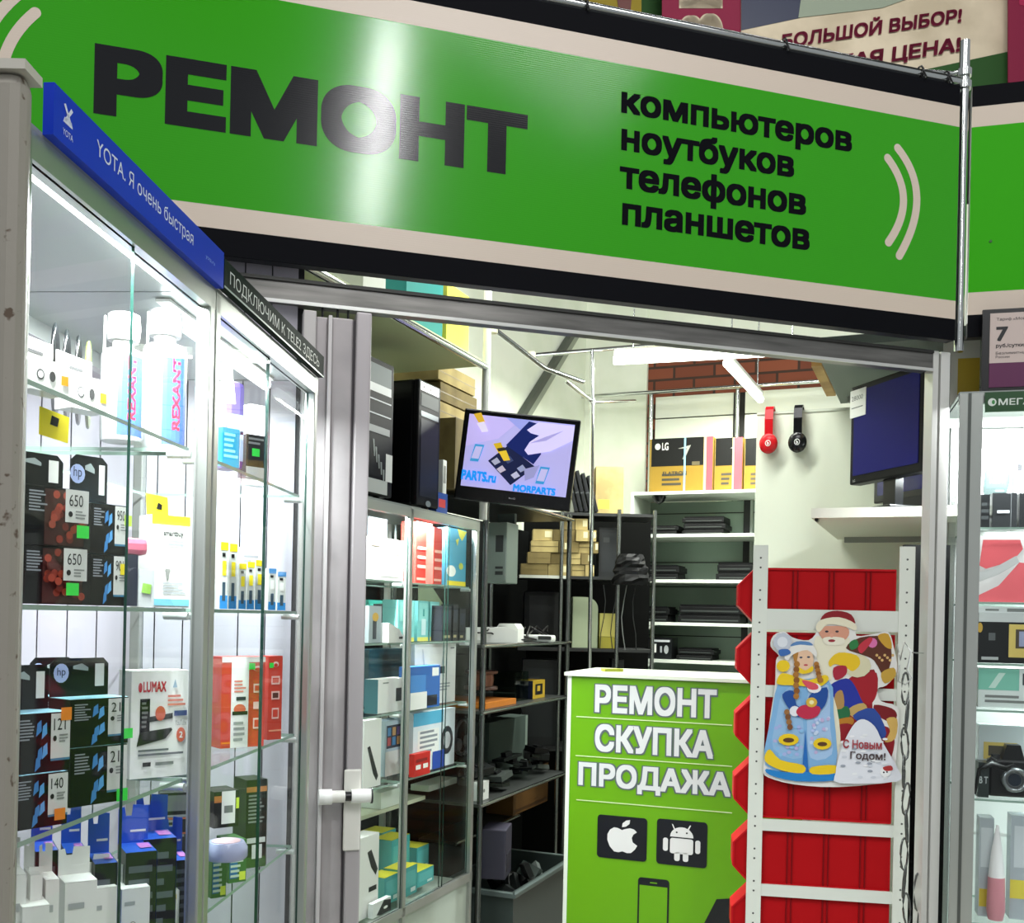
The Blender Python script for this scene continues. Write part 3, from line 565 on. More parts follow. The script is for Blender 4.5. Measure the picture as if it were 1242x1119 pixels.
bx('red_gadget_box', 'narrow red box with white icons right of the glass edge', 'box', 324, 343, 796, S3, RD, WDc+[('F', .0, .86, .3, .92, NEON)], fA, .05, 45, .03)
bx('flashlight_box', 'tall black and green box on the lowest shelf of second case', 'box', 297, 324, 946, S4, M('1a1f18'), [('F', 0, .86, 1, .92, M('c08048')), ('F', 0, 0, 1, .12, M('3a5a2c')), ('F', 'l', .1, .9, .5, .84, 8, M('8a908a')), ('F', .3, .1, .8, .26, M('d0d4d0')), ('F', .05, .28, .95, .34, M('c8ccc8')), ('R', 0, 0, 1, 1, M('d0d6d0')), ('R', 'l', .1, .9, .05, .3, 4, INK), ('R', .4, .3, .9, .8, M('4aa040'))], fA, .05, 38, .06)
bx('label_box', 'black and orange box with large white label beside the tall black green box', 'box', 259, 290, 960, S4+.108, M('1a1a1a'), [('F', 0, .7, .3, .88, M('c07840')), ('F', .3, .1, .85, 1, WHITE), ('F', .4, .4, .75, .6, GREY), ('F', .88, .5, 1, .8, M('d0e84a'))], fA, .07, 38, .06)
c = on(274, S4+.085, 1.76)
b = MB(); b.lathe([(.032, 0), (.036, .004), (.036, .02), (.03, .03)], M('aab2d0', .2), 24); b.lathe([(.024, .0301), (.024, .031)], M('e8c8d0', .2), 20); tag(b.build('disc_pack', None, (c.x, c.y, S4+.079), 0), 'round pale blue disc pack lying on green boxes', 'disc pack')
for p0, p1, yt, lab in ((256, 275, 1036, 'green and blue battery box nearest the case post'), (277, 299, 1030, 'green and blue battery box under the round disc pack')):
    bx('battery_box', lab, 'box', p0, p1, yt, S4, M('3f6f3a'), [('F', .05, .1, .5, .9, M('2a6aa0')), ('F', 'l', .1, .9, .1, .8, 6, M('c8dcc8')), ('F', .6, .05, .95, .25, M('d8e84a'))], fA, .04, 38, .06, 'battery boxes on the lowest shelf of second case', h=.078)

# ------------------------------------------------------------------ folding steel gate at the left of the doorway
t = thing('folding_gate', 'folded grey steel door leaf with white cylinder latch', 'door', fS.w(-1.71, -.02, 0), fS.rz)
b = MB(); b.box(-.085, -.055, .01, .05, 0, 2.25, M('c4c0be', .4, .2), .003); b.box(-.055, -.028, .02, .05, 0, 2.24, GATE, .003); b.box(-.028, -.02, .0, .05, 0, 2.24, M('d0cccc', .4, .2)); b.build('inner_leaf', t)
b = MB(); b.box(-.02, .03, .012, .04, 0, 2.24, GATE, .004); b.box(.03, .036, .02, .03, 0, 2.24, M('5a5558', .4)); b.build('outer_leaf', t)
b = MB(); b.box(.036, .072, .0, .04, 0, 2.255, M('b6b0b2', .4, .3), .004); b.build('edge_profile', t)
z = fS.hit(415, 962).z
b = MB(); b.tube([(-.03, -.02, z), (.0, -.02, z)], .018, WHITE, 16); b.tube([(.0, -.02, z), (.03, -.02, z)], .014, M('e8e6de'), 14); b.tube([(.03, -.02, z), (.045, -.02, z)], .011, BLACK, 12); b.tube([(.045, -.02, z), (.09, -.02, z)], .016, WHITE, 16); b.tube([(.09, -.02, z), (.094, -.02, z)], .018, DARK, 16); b.build('latch', t, (0, 0, 0))
b = MB(); b.box(.03, .07, -.006, .0, z-.13, z+.06, M('e0ded6', .35), .004); b.build('lock_plate', t)
b = MB()
for x in (-.04, -.005, .02): b.tube([(x, .03, 2.24), (x, .03, 2.268)], .003, BLACK, 6)
b.build('hanger_pin', t)

# ------------------------------------------------------------------ glass case inside the shop
CZ = [.992, 1.225, 1.456, 1.66]
tC, nb = case('tall glass display case inside the shop along its left wall', fC, -.27, .825, .40, CZ, 1.905, [-.25, .285, .812], [(.3, .58, .006), (.57, .80, .014), (-.23, .27, .006)], zbase=.545, power=42)
def cx(*a, **k): k.setdefault('fr', fC); return bx(*a, **k)
T0, T1, T2, T3, TB = 1.66, 1.456, 1.225, .992, .578
cx('white_box', 'white flat box on the top shelf of the inner case', 'box', 430, 490, 652, T0, M('e4e4de'), [('F', .5, .1, .95, .7, M('cfcfca')), ('F', .8, .6, .9, .75, M('d8d860')), ('F', .3, .8, .5, .9, M('e09070'))], y=.06)
cx('red_stack_box', 'wide red box with pale stripes on top shelf of the inner case', 'box', 504, 524, 634, T0, M('c42a20'), [('F', .1, k, .95, k+.05, M('e8b0a0')) for k in (.25, .4, .55)]+[('F', .05, .05, .9, .09, M('e8b0a0'))], y=.06)
cx('red_stack_box', 'narrow red box with pale stripes beside the blue leaflet box', 'box', 525, 537, 640, T0, M('c42a20'), [('F', .1, k, .95, k+.05, M('e8b0a0')) for k in (.25, .4, .55)]+[('F', .05, .05, .9, .09, M('e8b0a0'))], y=.03, dep=.05)
cx('blue_box', 'light blue box with yellow edges at the far end of top shelf', 'box', 542, 566, 637, T0, M('3f9fc0'), [('F', 0, 0, 1, .08, YEL), ('F', 'o', .2, .25, .25, .1, WHITE), ('F', 'p', ((.6, .88), (.75, .8), (1, .98), (.5, 1)), M('d8d440')), ('F', 'o', .72, .35, .12, .06, M('c8d050')), ('F', 'p', ((.4, .8), (.5, .7), (.58, .84)), M('d8d440'))], y=.035, h=.21)
cx('drill_bit_card', 'clear pack of red lettered tools above the white flat box', 'pack', 445, 470, 628, T0, M('5a6468'), [('F', .1, .6, .9, .9, M('a04848')), ('F', .3, .1, .5, .5, NAVY)], y=.17, dep=.03)
cx('teal_box', 'teal box at the near end of second shelf in the inner case', 'box', 446, 467, 728, T1, M('2f8f80'), [('F', .1, .5, .8, .9, M('50b0a0'))], y=.27, dep=.05)
cx('gadget_pack', 'grey blister pack with yellow dot on second shelf', 'pack', 447, 463, 735, T1, M('9aa6a8'), [('F', .3, .1, .6, .6, M('2a3038')), ('F', 'o', .5, .7, .25, .12, M('c8a040'))], y=.05, dep=.03)
cx('dark_box', 'dark box between grey blister pack and teal router boxes', 'box', 470, 486, 733, T1, M('1a1c24'), [('F', 'l', .1, .9, .1, .9, 4, M('3a3e48'))], y=.16)
for k, (p0, p1, lab) in enumerate(((482, 503, 'pale teal router box left of the case post'), (506, 520, 'pale teal router box just right of the case post'), (521, 533, 'pale teal router box farthest of the three'))):
    cx('router_box', lab, 'box', p0, p1, 728+k, T1, M('74c4c0'), [('F', 0, 0, 1, .1, M('d8d460')), ('F', .1, .5, .9, .95, M('8ed4ce')), ('F', .35, .15, .75, .55, M('c0dcdc')), ('F', .45, .62, .6, .8, M('2a9a94'))], y=.06+.01*k, dep=.06, grp='teal router boxes on the second shelf')
c = fC.w(fC.hit(474, 775, .045).x, .045, T1); b = MB(); b.prism([(-.05, 0), (.05, 0), (.05, .02), (.02, .045), (-.03, .06), (-.05, .065)], -.02, .02, M('eaeae6', .3)); b.prism([(.02, .012), (.045, .012), (.045, .02), (.02, .02)], -.021, -.02, INK); tag(b.build('mouse_box', None, c+V((0, 0, .001)), fC.rz), 'white curved gadget lying on second shelf left of the case post', 'gadget')
gC = 'dark camera boxes on the second shelf'
for p0, p1, yt, lab in ((536, 548, 735, 'dark boxed gadget nearest the teal router boxes'), (549, 556, 733, 'slim dark boxed gadget at the middle of the far bay'), (557, 567, 738, 'dark boxed gadget with cream base at the far end')):
    cx('dark_gadget_box', lab, 'box', p0, p1, yt, T1, M('191c26'), [('F', .1, .5, .9, .85, M('303646')), ('F', 'l', .1, .9, .05, .2, 1, M('b8ac80'))], y=.035, dep=.05, grp=gC)
cx('router_carton', 'large white router carton with two antennas printed on front', 'box', 502, 562, 781, T2, WHITE, [('F', .5, .5, .72, .62, M('1c2030')), ('F', 'p', ((.2, .62), (.24, .62), (.18, .92), (.16, .92)), M('c8ccd0')), ('F', 'p', ((.62, .62), (.65, .62), (.7, .88), (.68, .88)), M('c8ccd0')), ('F', 'l', .55, .9, .2, .35, 3, M('a0a4a8')), ('F', 'l', .85, .95, .9, .95, 1, GREY), ('L', 0, 0, 1, 1, M('dfe4e4'))], y=.075, dep=.05)
cx('blue_router_box', 'bright blue and white box in front of the router carton', 'box', 497, 534, 808, T2, M('1c62b4'), [('F', .72, .75, .95, .95, WHITE), ('F', 0, 0, .55, .4, WHITE), ('F', .0, .4, .5, .8, M('3a86d0')), ('F', .55, .05, .9, .3, M('101828'))], y=.022, dep=.045)
cx('white_gadget_box', 'white box with small dark label left of the blue router box', 'box', 458, 494, 823, T2, WHITE, [('F', .6, .3, .8, .7, M('22262c')), ('F', 'l', .15, .4, .85, .92, 1, GREY), ('L', 0, 0, 1, 1, M('2a6068'))], y=.05, dep=.05)
cx('white_gadget_box', 'white box with dark corner label hidden partly by the case post', 'box', 494, 516, 819, T2, M('ececea'), [('F', .55, .75, .9, .92, M('3a3c44'))], y=.03, dep=.018)
cx('navy_box', 'dark teal box behind the white boxes in the near bay', 'box', 446, 500, 787, T2, M('1d4a58'), [('F', .1, .2, .9, .3, M('3f8ab0')), ('F', .3, .6, .7, .9, M('123040'))], y=.2, dep=.07)
cx('keyboard_box', 'white box with black clipper printed on front beside the door latch', 'box', 440, 463, 873, T3, WHITE, [('F', 'p', ((.2, .6), (.35, .62), (.85, .15), (.75, .08), (.55, .2)), M('16181a'))], y=.05)
cx('phone_case_box', 'box with rows of coloured pictures on the third shelf', 'box', 466, 500, 873, T3, M('c8dce8'), [('F', .05, .5, .8, .92, M('232a44'))]+[('F', .08+.17*k, .55+.18*j, .2+.17*k, .7+.18*j, M(('c04a50', '4a90c8', 'd0a060', '7a5aa0')[(k+j) % 4])) for k in range(4) for j in range(2)]+[('F', 0, 0, 1, .45, WHITE)], y=.12)
cx('headset_box', 'white and blue headset box on third shelf with headset picture', 'box', 500, 552, 862, T3, M('e2ecf2'), [('F', 0, .78, .7, 1, M('58b4d8')), ('F', .1, .25, .6, .7, WHITE), ('F', 'l', .15, .6, .3, .7, 5, M('8a9098')), ('F', 'o', .8, .45, .15, .25, M('2a3038')), ('F', 'o', .8, .45, .09, .15, M('c8ccd0')), ('F', .45, 0, .75, .3, M('1f4aa8'))], y=.06, dep=.05)
cx('red_card', 'small red blister card in front of the headset box', 'pack', 502, 522, 913, T3, M('cc2018'), [('F', .1, .3, .4, .5, WHITE), ('F', .55, .3, .85, .5, WHITE), ('F', .1, .62, .8, .75, M('8a1010'))], y=.026, dep=.02)
c = fC.w(fC.hit(561, 910, .12).x, .12, T3); b = MB(); b.tube([(.075*math.cos(a*.35), .0, .075+.07*math.sin(a*.35)) for a in range(19)], .009, M('2a2e34'), 8); b.lathe([(.024, -.02), (.024, .02)], M('3a3e44'), 14, mm=Matrix.Translation((-.07, 0, .05)) @ Matrix.Rotation(R_(90), 4, 'X')); b.lathe([(.024, -.02), (.024, .02)], M('3a3e44'), 14, mm=Matrix.Translation((.07, 0, .05)) @ Matrix.Rotation(R_(90), 4, 'X')); tag(b.build('headset', None, c+V((0, 0, .003)), fC.rz), 'dark headset at the far end of third shelf', 'headset')
cx('blank_white_box', 'plain white carton under the third shelf in the far bay', 'box', 520, 554, 948, .86, M('dfe6da'), y=.2, dep=.08)
cx('blank_white_box', 'plain white carton under the third shelf behind the case post', 'box', 462, 488, 958, .86, M('dfe6da'), y=.18, dep=.08)
t = thing('low_shelf', 'pale board shelf at the back of the inner case', 'shelf', fC.w(.25, .28, .845), fC.rz); b = MB(); b.box(-.48, .52, -.1, .09, 0, .014, M('c8ccb0')); b.build('board', t)
TLD = [('F', .1, .3, .9, .85, M('58b0ae')), ('F', .6, .1, .9, .25, M('d0e4e0')), ('L', 0, 0, 1, 1, M('68bcb4')), ('T', 0, 0, 1, 1, M('dcd83c'))]
gY = 'teal boxes with yellow tops at the bottom of the inner case'
for p0, p1, yt, z, y, dp, lab in ((486, 506, 1052, TB, .05, .07, 'front teal box with yellow top beside the case post'), (506, 526, 1054, TB, .07, .09, 'teal box with yellow top just right of the case post'), (505, 540, 1022, TB, .17, .12, 'tallest teal box with yellow top at the back of far bay'), (466, 484, 1062, TB, .06, .07, 'teal box with yellow top under the latch side pair'),
                                  (474, 497, 1016, TB, .17, .08, 'teal box with yellow top behind the case post, upper row'), (462, 480, 1008, TB, .26, .09, 'teal box with yellow top at the back of the near bay')):
    cx('router_carton', lab, 'box', p0, p1, yt, z, M('3f9e9c'), TLD, y=y, dep=dp, grp=gY)
cx('clipper_box', 'white box with black curved clipper low behind the folded door', 'box', 434, 460, 1014, TB, WHITE, [('F', 'p', ((.4, .8), (.6, .82), (.95, .55), (.85, .48), (.6, .6)), M('16181a')), ('F', .5, .3, .9, .36, INK)], y=.05)
cx('camera_box', 'black and white box with round lens picture at the bottom of inner case', 'box', 452, 474, 1092, TB, M('e2e6e4'), [('F', 'p', ((.2, .1), (.6, .95), (1, .8), (1, 0), (.4, 0)), M('15171a')), ('F', 'o', .7, .4, .12, .1, WHITE)], y=.02, dep=.018)

# on top of the inner case
def tower(label, x, kind):
    w_, d_, h = .165, .36, .44
    t = thing('computer_tower', label, 'computer', fC.w(x, .2, 1.913), fC.rz, 'computer towers on top of the inner case')
    b = MB(); b.box(-w_/2, w_/2, -d_/2+.02, d_/2, .012, h, M('0c0d0f', .25), .008); b.build('body', t)
    b = MB(); b.dims = (w_*.98, d_, h); b.box(-w_/2, w_/2, -d_/2, -d_/2+.02, .012, h, M('0c0d10', .5, 0, 0, .2), .006)
    if kind: b.decs([('F', .08, .92, .92, .985, M('b8bec2', .3, .5)), ('F', 'o', .2, .95, .04, .015, INK), ('F', 'o', .5, .95, .04, .015, INK), ('F', .1, .8, .9, .9, M('2a3234')), ('F', .1, .72, .9, .76, M('8a9296', .3, .4)), ('F', .1, .1, .9, .7, M('14181d', .4, 0, 0, .3)), ('F', 'o', .5, .05, .12, .025, M('70787c'))])
    else:
        b.decs([('F', .06, .8, .9, .96, M('6c7678', .5)), ('F', .06, .76, .9, .82, M('e8ecec')), ('F', .06, .7, .9, .71, M('c8ccd0')), ('F', .06, .6, .9, .61, M('c8ccd0')), ('F', .02, .47, .86, .52, M('a0a4a6', .5)), ('F', .02, .16, .86, .46, M('121514', .5, 0, 0, .2)), ('F', .02, .04, .8, .14, M('b4bab8')), ('F', .72, .14, .98, .34, M('dadedc'))]
               +[('F', 'p', ((.2+.1*k, .42-.05*k), (.26+.1*k, .42-.05*k), (.3+.09*k, .3-.04*k), (.26+.09*k, .3-.04*k)), M('8a9290')) for k in range(5)])
    b.build('front_panel', t)
    b = MB()
    for sx in (-1, 1):
        for sy in (-1, 1): b.lathe([(.012, 0), (.012, .013)], DARK, 10, (sx*w_*.35, sy*d_*.38, 0))
    b.build('foot', t)
tower('black tower computer with silver trim nearer the doorway', .095, 0); tower('glossy black tower computer with dark panel, right of the two', .43, 1); tower('black tower computer mostly hidden behind the folded door', -.1, 0)
cx('small_white_box', 'small white upright box beside the right tower computer', 'box', 536, 542, 558, 1.913, M('d8dcd8'), [('F', .2, .6, .8, .9, GREY)], y=.1, dep=.05)
cx('blue_pack', 'small blue pack in front of the right tower computer', 'pack', 529, 543, 598, 1.913, M('2a4a90'), [('F', .2, .3, .8, .7, M('c04040'))], y=.03, dep=.03)
# upper shelf over the towers
t = thing('upper_shelf', 'pale green board shelf on chrome rails above the tower computers', 'shelf', fC.w(.2, .2, 2.49), fC.rz)
b = MB(); b.box(-.75, .63, -.2, .24, .015, .033, M('c2cca0', .6)); b.build('board', t)
b = MB(); b.tube([(-.75, -.21, .008), (.63, -.21, .008)], .013, CHROME); b.build('rail', t); b = MB(); b.tube([(-.75, .23, .005), (.63, .23, .005)], .01, CHROME); b.build('rail', t)
b = MB(); b.tube([(.63, -.21, .03), (.63, -.21, -.572)], .016, M('d4d8d2', .3, .3)); b.tube([(.63, -.21, .03), (.63, -.21, .45)], .016, M('d4d8d2', .3, .3)); b.build('support_pole', t)
U = 2.525
cx('teal_crate', 'large teal carton on the high shelf above the towers', 'box', 492, 538, 330, U, M('14807a'), y=.05, dep=.3)
cx('yellow_carton', 'yellow carton at the far end of the high shelf', 'box', 541, 572, 352, U, M('d8cc50'), y=.05, dep=.25)
cx('grey_carton', 'pale grey carton at the near end of the high shelf', 'box', 440, 468, 330, U, M('c8ccc4'), y=.05, dep=.25)
cx('clear_tub', 'small greenish clear tub beside the teal carton', 'tub', 472, 489, 366, U, M('8aa89a', .2), y=.04, dep=.15)
# cardboard by the white pole
for k, (yt, z, lab) in enumerate(((487, 2.32, 'lowest flat cardboard carton by the white pole'), (464, 2.40, 'middle flat cardboard carton by the white pole'), (442, 2.47, 'top flat cardboard carton by the white pole'))):
    p = fC.w(1.02, .3, 2.318+.077*k); b = MB(); o = (.0, .012, -.01)[k]; b.dims = (.34, .2, .07); b.box(-.17+o, .17+o, -.1, .1, 0, .07, CARDL if k != 1 else CARD); b.decs([('F', 0, .45, 1, .5, M('6a5a30'))]); tag(b.build('flat_carton', None, p+V((0, 0, .002)), fC.rz), lab, 'box', 'flat cardboard cartons by the white pole')
p = fC.w(1.0, .28, 2.04); b = MB(); b.dims = (.36, .34, .274); b.box(-.18, .18, -.17, .17, 0, .274, CARD); b.decs([('F', .47, 0, .53, 1, M('6a5a30'))]); tag(b.build('cardboard_carton', None, p, fC.rz), 'large brown carton under the flat cartons beside the monitor', 'box')

# ------------------------------------------------------------------ hanging monitor
t = thing('video_monitor', 'tilted black monitor showing a phone repair video', 'monitor', P(627, 557, 3.78), R_(-6))
tilt = Matrix.Rotation(R_(6.0), 4, 'Y')
W_, H_ = .431, .336
def nt(): b = MB(); b.M = tilt; return b
b = nt(); b.box(-W_/2, W_/2, 0, .03, -H_/2, H_/2, M('0a0a0c', .2), .006); b.box(-.15, .15, .03, .06, -.12, .12, M('101012')); b.build('bezel', t)
scr = (-W_/2+.02, W_/2-.02, -H_/2+.05, H_/2-.02)
def E_(h, e=.72): return M(h, .5, 0, e, .1)
b = nt()
def sp(u, v): return (scr[0]+(scr[1]-scr[0])*u, scr[2]+(scr[3]-scr[2])*v)
k = 0
def poly(pts, m):
    global k
    k += 1; b.add([(sp(u, v)[0], -.0005-.0003*k, sp(u, v)[1]) for u, v in pts], [tuple(range(len(pts)))], m)
poly(((0, 0), (1, 0), (1, 1), (0, 1)), E_('a8a4d8'))
poly(((.0, .55), (.0, 1), (.5, 1), (.3, .7)), E_('b4a8e0')); poly(((.35, 1), (.62, 1), (.5, .85)), E_('8e94d4'))
poly(((.23, .38), (.47, .08), (.68, .37), (.4, .62)), E_('1a2040')); poly(((.38, .62), (.57, .98), (.66, .96), (.72, .55), (.66, .4)), E_('16225c'))
for u, v, m in ((.3, .38, '9a9cb0'), (.36, .28, 'b0a8b8'), (.5, .22, 'a8aac0'), (.42, .42, '3a4468'), (.55, .32, '8890b0')): poly(((u-.04, v), (u, v-.05), (u+.05, v), (u+.01, v+.06)), E_(m))
poly(((.58, .32), (.72, .4), (.68, .22), (.6, .16)), E_('8c8cb8'))
poly(((.56, .58), (.60, .52), (.8, .60), (1, .78), (1, .98), (.66, .98), (.56, .86), (.6, .82), (.68, .8), (.6, .7)), E_('c8c0e8')); poly(((.6, .68), (.75, .74), (.9, .9), (.74, .79)), E_('9c94c8'))
for q, m in (((.04, 1), 'c8a030'), ((.08, .88), 'd0c8e0'), ((.26, .62), 'c0a020'), ((.3, .56), '2a2820'), ((.32, .52), 'd0b030')):
    u, v = q; poly(((u, v), (u+.07, v+.03), (u+.12, v-.1), (u+.06, v-.12)), E_(m))
for u, v in ((.06, .35), (.7, .14)):
    poly(((u, v), (u+.08, v+.0), (u+.12, v+.24), (u+.03, v+.24)), E_('3a8cc0')); poly(((u+.01, v+.04), (u+.08, v+.04), (u+.105, v+.21), (u+.04, v+.21)), E_('b0acd8'))
for s, u0, u1, v0, v1 in (('PARTS.ru', .0, .33, .08, .22), ('MORPARTS', .5, .9, -.03, .1)):
    a, c = sp(u0, v0), sp(u1, v1); b.text(s, a[0], c[0], max(a[1], scr[2]), c[1], E_('1a88e0'), .05, None, None, -.011)
b.build('screen', t)
b = nt(); b.text('BenQ', -.012, .012, -H_/2+.02, -H_/2+.027, M('c8c8cc'), .0, None, None, -.001); b.build('maker_mark', t)
b = MB(); b.tube([(0, .06, 0), (-.02, .2, -.02), (-.05, .36, -.02)], .018, M('18181a', .3)); b.build('wall_arm', t)

# ------------------------------------------------------------------ wire rack along the left wall
t = thing('wire_rack', 'dark chrome wire rack behind the inner glass case', 'rack', fC.w(1.35, .2, 0), fC.rz)
for x in (-.47, .49):
    for y in (-.2, .2): b = MB(); b.tube([(x, y, 0), (x, y, 2.04)], .012, M('6c706e', .25, .9)); b.build('post', t)
b = MB(); b.box(-.2, .5, .03, .205, .588, .6, M('4a4e4c', .4, .5)); b.tube([(-.2, .03, .594), (.5, .03, .594)], .008, CHROME); b.build('shelf', t)
for z in (.826, 1.184, 1.44, 2.02):
    b = MB(); b.box(-.49, .5, -.205, .205, z-.012, z, M('2a2c2c', .4, .3) if z > 2 else M('4a4e4c', .4, .5)); b.tube([(-.49, -.21, z-.006), (.51, -.21, z-.006)], .008, CHROME); b.build('shelf', t)
def rx(*a, **k): k.setdefault('fr', fC); return bx(*a, **k)
# things on it
p = fC.w(1.22, .12, 1.441); b = MB(); b.prism([(-.12, 0), (.1, 0), (.1, .05), (.05, .065), (-.12, .06)], -.06, .06, M('dfe2dc', .3)); tag(b.build('router', None, p, fC.rz-.9), 'white router lying among cables on the rack', 'router')
p = fC.w(1.38, .1, 1.441); b = MB(); b.prism([(-.05, 0), (.05, 0), (.05, .06), (.035, .08), (-.035, .08), (-.05, .06)], -.04, .04, M('e8eae4', .3)); b.box(-.012, .012, -.042, -.04, .01, .045, DARK); tag(b.build('power_adapter', None, p, R_(-20)), 'white rounded power adapter on the rack', 'adapter')
p = fC.w(1.62, .08, 1.441); b = MB(); b.box(-.09, .09, -.05, .05, 0, .03, M('e0e4e0', .3), .01); b.box(.03, .09, -.052, -.048, .01, .026, M('2a2c2c')); tag(b.build('network_switch', None, p, R_(-15)), 'low white switch box near the rack post', 'device')
p = fC.w(1.06, .26, 1.44); t = thing('open_laptop', 'grey green triangular laptop lid leaning behind the case corner', 'laptop', p+V((0, 0, .001)), R_(12))
b = MB(); b.prism([(-.11, 0), (.1, 0), (-.09, .28), (-.11, .29)], 0, .012, M('8a9a78', .4)); b.build('lid', t); b = MB(); b.box(-.11, .14, -.1, .012, -.0, .012, M('b8bcb4', .4)); b.build('base', t)
b = MB(); 
for q in range(9):
    x0 = .98+rnd.uniform(0, .7); b.tube([fC.w(x0+.09*i*rnd.uniform(.6, 1.2), .08+.03*math.sin(i+q), 1.452+max(0, .06*math.sin(i*.9+q)*rnd.uniform(.5, 1))) for i in range(5)], .004, BLACK, 6)
tag(b.build('cable_tangle', None), 'tangle of black cables on the rack under the monitor', 'cables', None, 'stuff')
rx('orange_tray', 'orange wooden tray on the second shelf of the rack', 'tray', 589, 626, 850, 1.184, M('c8761a', .5), [('T', .03, .05, .97, .95, M('a86014'))], y=.016, dep=.3)
p = fC.w(1.22, .16, 1.185+.058); b = MB(); b.lathe([(.07, 0), (.07, .012), (.05, .013), (.05, .065), (.07, .067), (.07, .078)], M('6a4a3c', .4), 24); b.lathe([(.052, .014), (.054, .04), (.052, .064)], M('8a5c48', .3, .3), 24); tag(b.build('wire_spool', None, p, 0), 'brown spool of wire standing on the orange tray', 'spool')
rx('plastic_tub', 'clear greenish plastic tub beside the wire spool', 'tub', 624, 641, 815, 1.184, glass_mat('tinted_plastic', (.55, .66, .6, 1)), y=.06, dep=.1)
rx('yellow_box', 'small yellow and black printed box on the rack', 'box', 646, 661, 825, 1.184, M('caa82a'), [('F', .2, .2, .8, .8, INK), ('F', .35, .4, .6, .7, M('caa82a')), ('L', 0, 0, 1, 1, NAVY)], y=.05, dep=.08)
# third shelf: dark heap of parts with grey box behind
rx('computer_case', 'dull grey green computer case lying at the back of the rack', 'computer case', 592, 640, 872, .826, M('4c5a54', .5), [('F', .94, 0, 1, 1, M('8a9a90'))], y=.26, dep=.1)
gP = 'computer parts heaped on the third shelf of the rack'
plab = ('card', 'plate', 'bracket', 'drive')
for k in range(22):
    x = .93+.85*rnd.random(); y = .05+.16*rnd.random(); s = rnd.uniform(.03, .07); z = .828+.028*(k//6)+.004
    b = MB(); b.M = Matrix.Rotation(rnd.uniform(-.25, .25), 4, 'Y') @ Matrix.Rotation(rnd.uniform(-.25, .25), 4, 'X'); b.box(-s, s, -s*.6, s*.6, .012, .012+rnd.uniform(.008, .03), M(rnd.choice(('1c2020', '2a302e', '101214', '5a625e', '8c948e', '20261f')), .35, .3)); b.box(-s*.4, s*.3, -s*.3, s*.2, .02, .045, M('15181a'))
    tag(b.build('computer_part', None, fC.w(x, y, z), rnd.uniform(0, 3)), 'dark computer part in the heap on the rack', 'computer part', gP)
rx('white_charger_box', 'small white box at the near corner of third rack shelf', 'box', 581, 593, 948, .826, M('e4e6e2'), [('F', 'o', .5, .5, .1, .1, GREY)], y=.02, dep=.05)
rx('wooden_box', 'brown wooden drawer front on the lowest rack shelf', 'box', 622, 664, 974, .60, M('6a481c', .6), [('F', .02, .05, .98, .12, M('4a3014'))], y=.24, dep=.14, h=.2)
b = MB(); b.box(-.08, .08, -.05, .05, 0, .2, M('3a3848', .5), .006); b.box(-.06, .06, -.052, -.05, .03, .1, M('2a2836', .5)); tag(b.build('power_unit', None, fC.w(1.1, .02, .5), fC.rz+.25), 'dark grey power unit resting on scrap in the plastic crate', 'device')
f = Fr(fC.w(1.0, -.10), (fC.x.x, fC.x.y)); w_ = .74; h = .44
t = thing('plastic_crate', 'large dark grey plastic crate filled with scrap on the floor', 'crate', f.w(w_/2, .17, 0), f.rz)
b = MB(); hw = w_/2; hh = h+.02; dp = .17
def shell(b, hw, dp, hh, t_, m):
    b.box(-hw, hw, -dp, -dp+t_, .01, hh, m); b.box(-hw, hw, dp-t_, dp, .01, hh, m); b.box(-hw, -hw+t_, -dp+t_, dp-t_, .01, hh, m); b.box(hw-t_, hw, -dp+t_, dp-t_, .01, hh, m); b.box(-hw, hw, -dp, dp, 0, .01, m)
shell(b, hw*.94, dp*.94, hh, .008, M('3c4644', .4)); b.build('tub', t)
b = MB(); 
for y0, y1, x0, x1 in ((-dp-.008, -dp+.012, -hw, hw), (dp-.012, dp+.008, -hw, hw)): b.box(x0, x1, y0, y1, hh-.018, hh, M('5a6664', .4), .004)
for s in (-1, 1): b.box(min(s*hw, s*(hw-.02)), max(s*hw, s*(hw-.02)), -dp, dp, hh-.018, hh, M('5a6664', .4))
b.build('rim', t)
b = MB()
for k in range(14):
    b.M = Matrix.Translation((rnd.uniform(-.1, .1), rnd.uniform(-.1, .08), hh-.06+rnd.uniform(-.02, .09))) @ Matrix.Rotation(rnd.uniform(0, 3), 4, V((rnd.random(), rnd.random(), .3)))
    b.box(-.05, .05, -.03, .03, -.012, .012, M(rnd.choice(('2a2e2e', '6c7472', '1a1c1c', '4c5652')), .4, .3))
o = tag(b.build('scrap_parts', None, f.w(w_/2, .17, 0), f.rz), 'scrap metal and cables piled in the plastic crate', 'scrap', None, 'stuff')

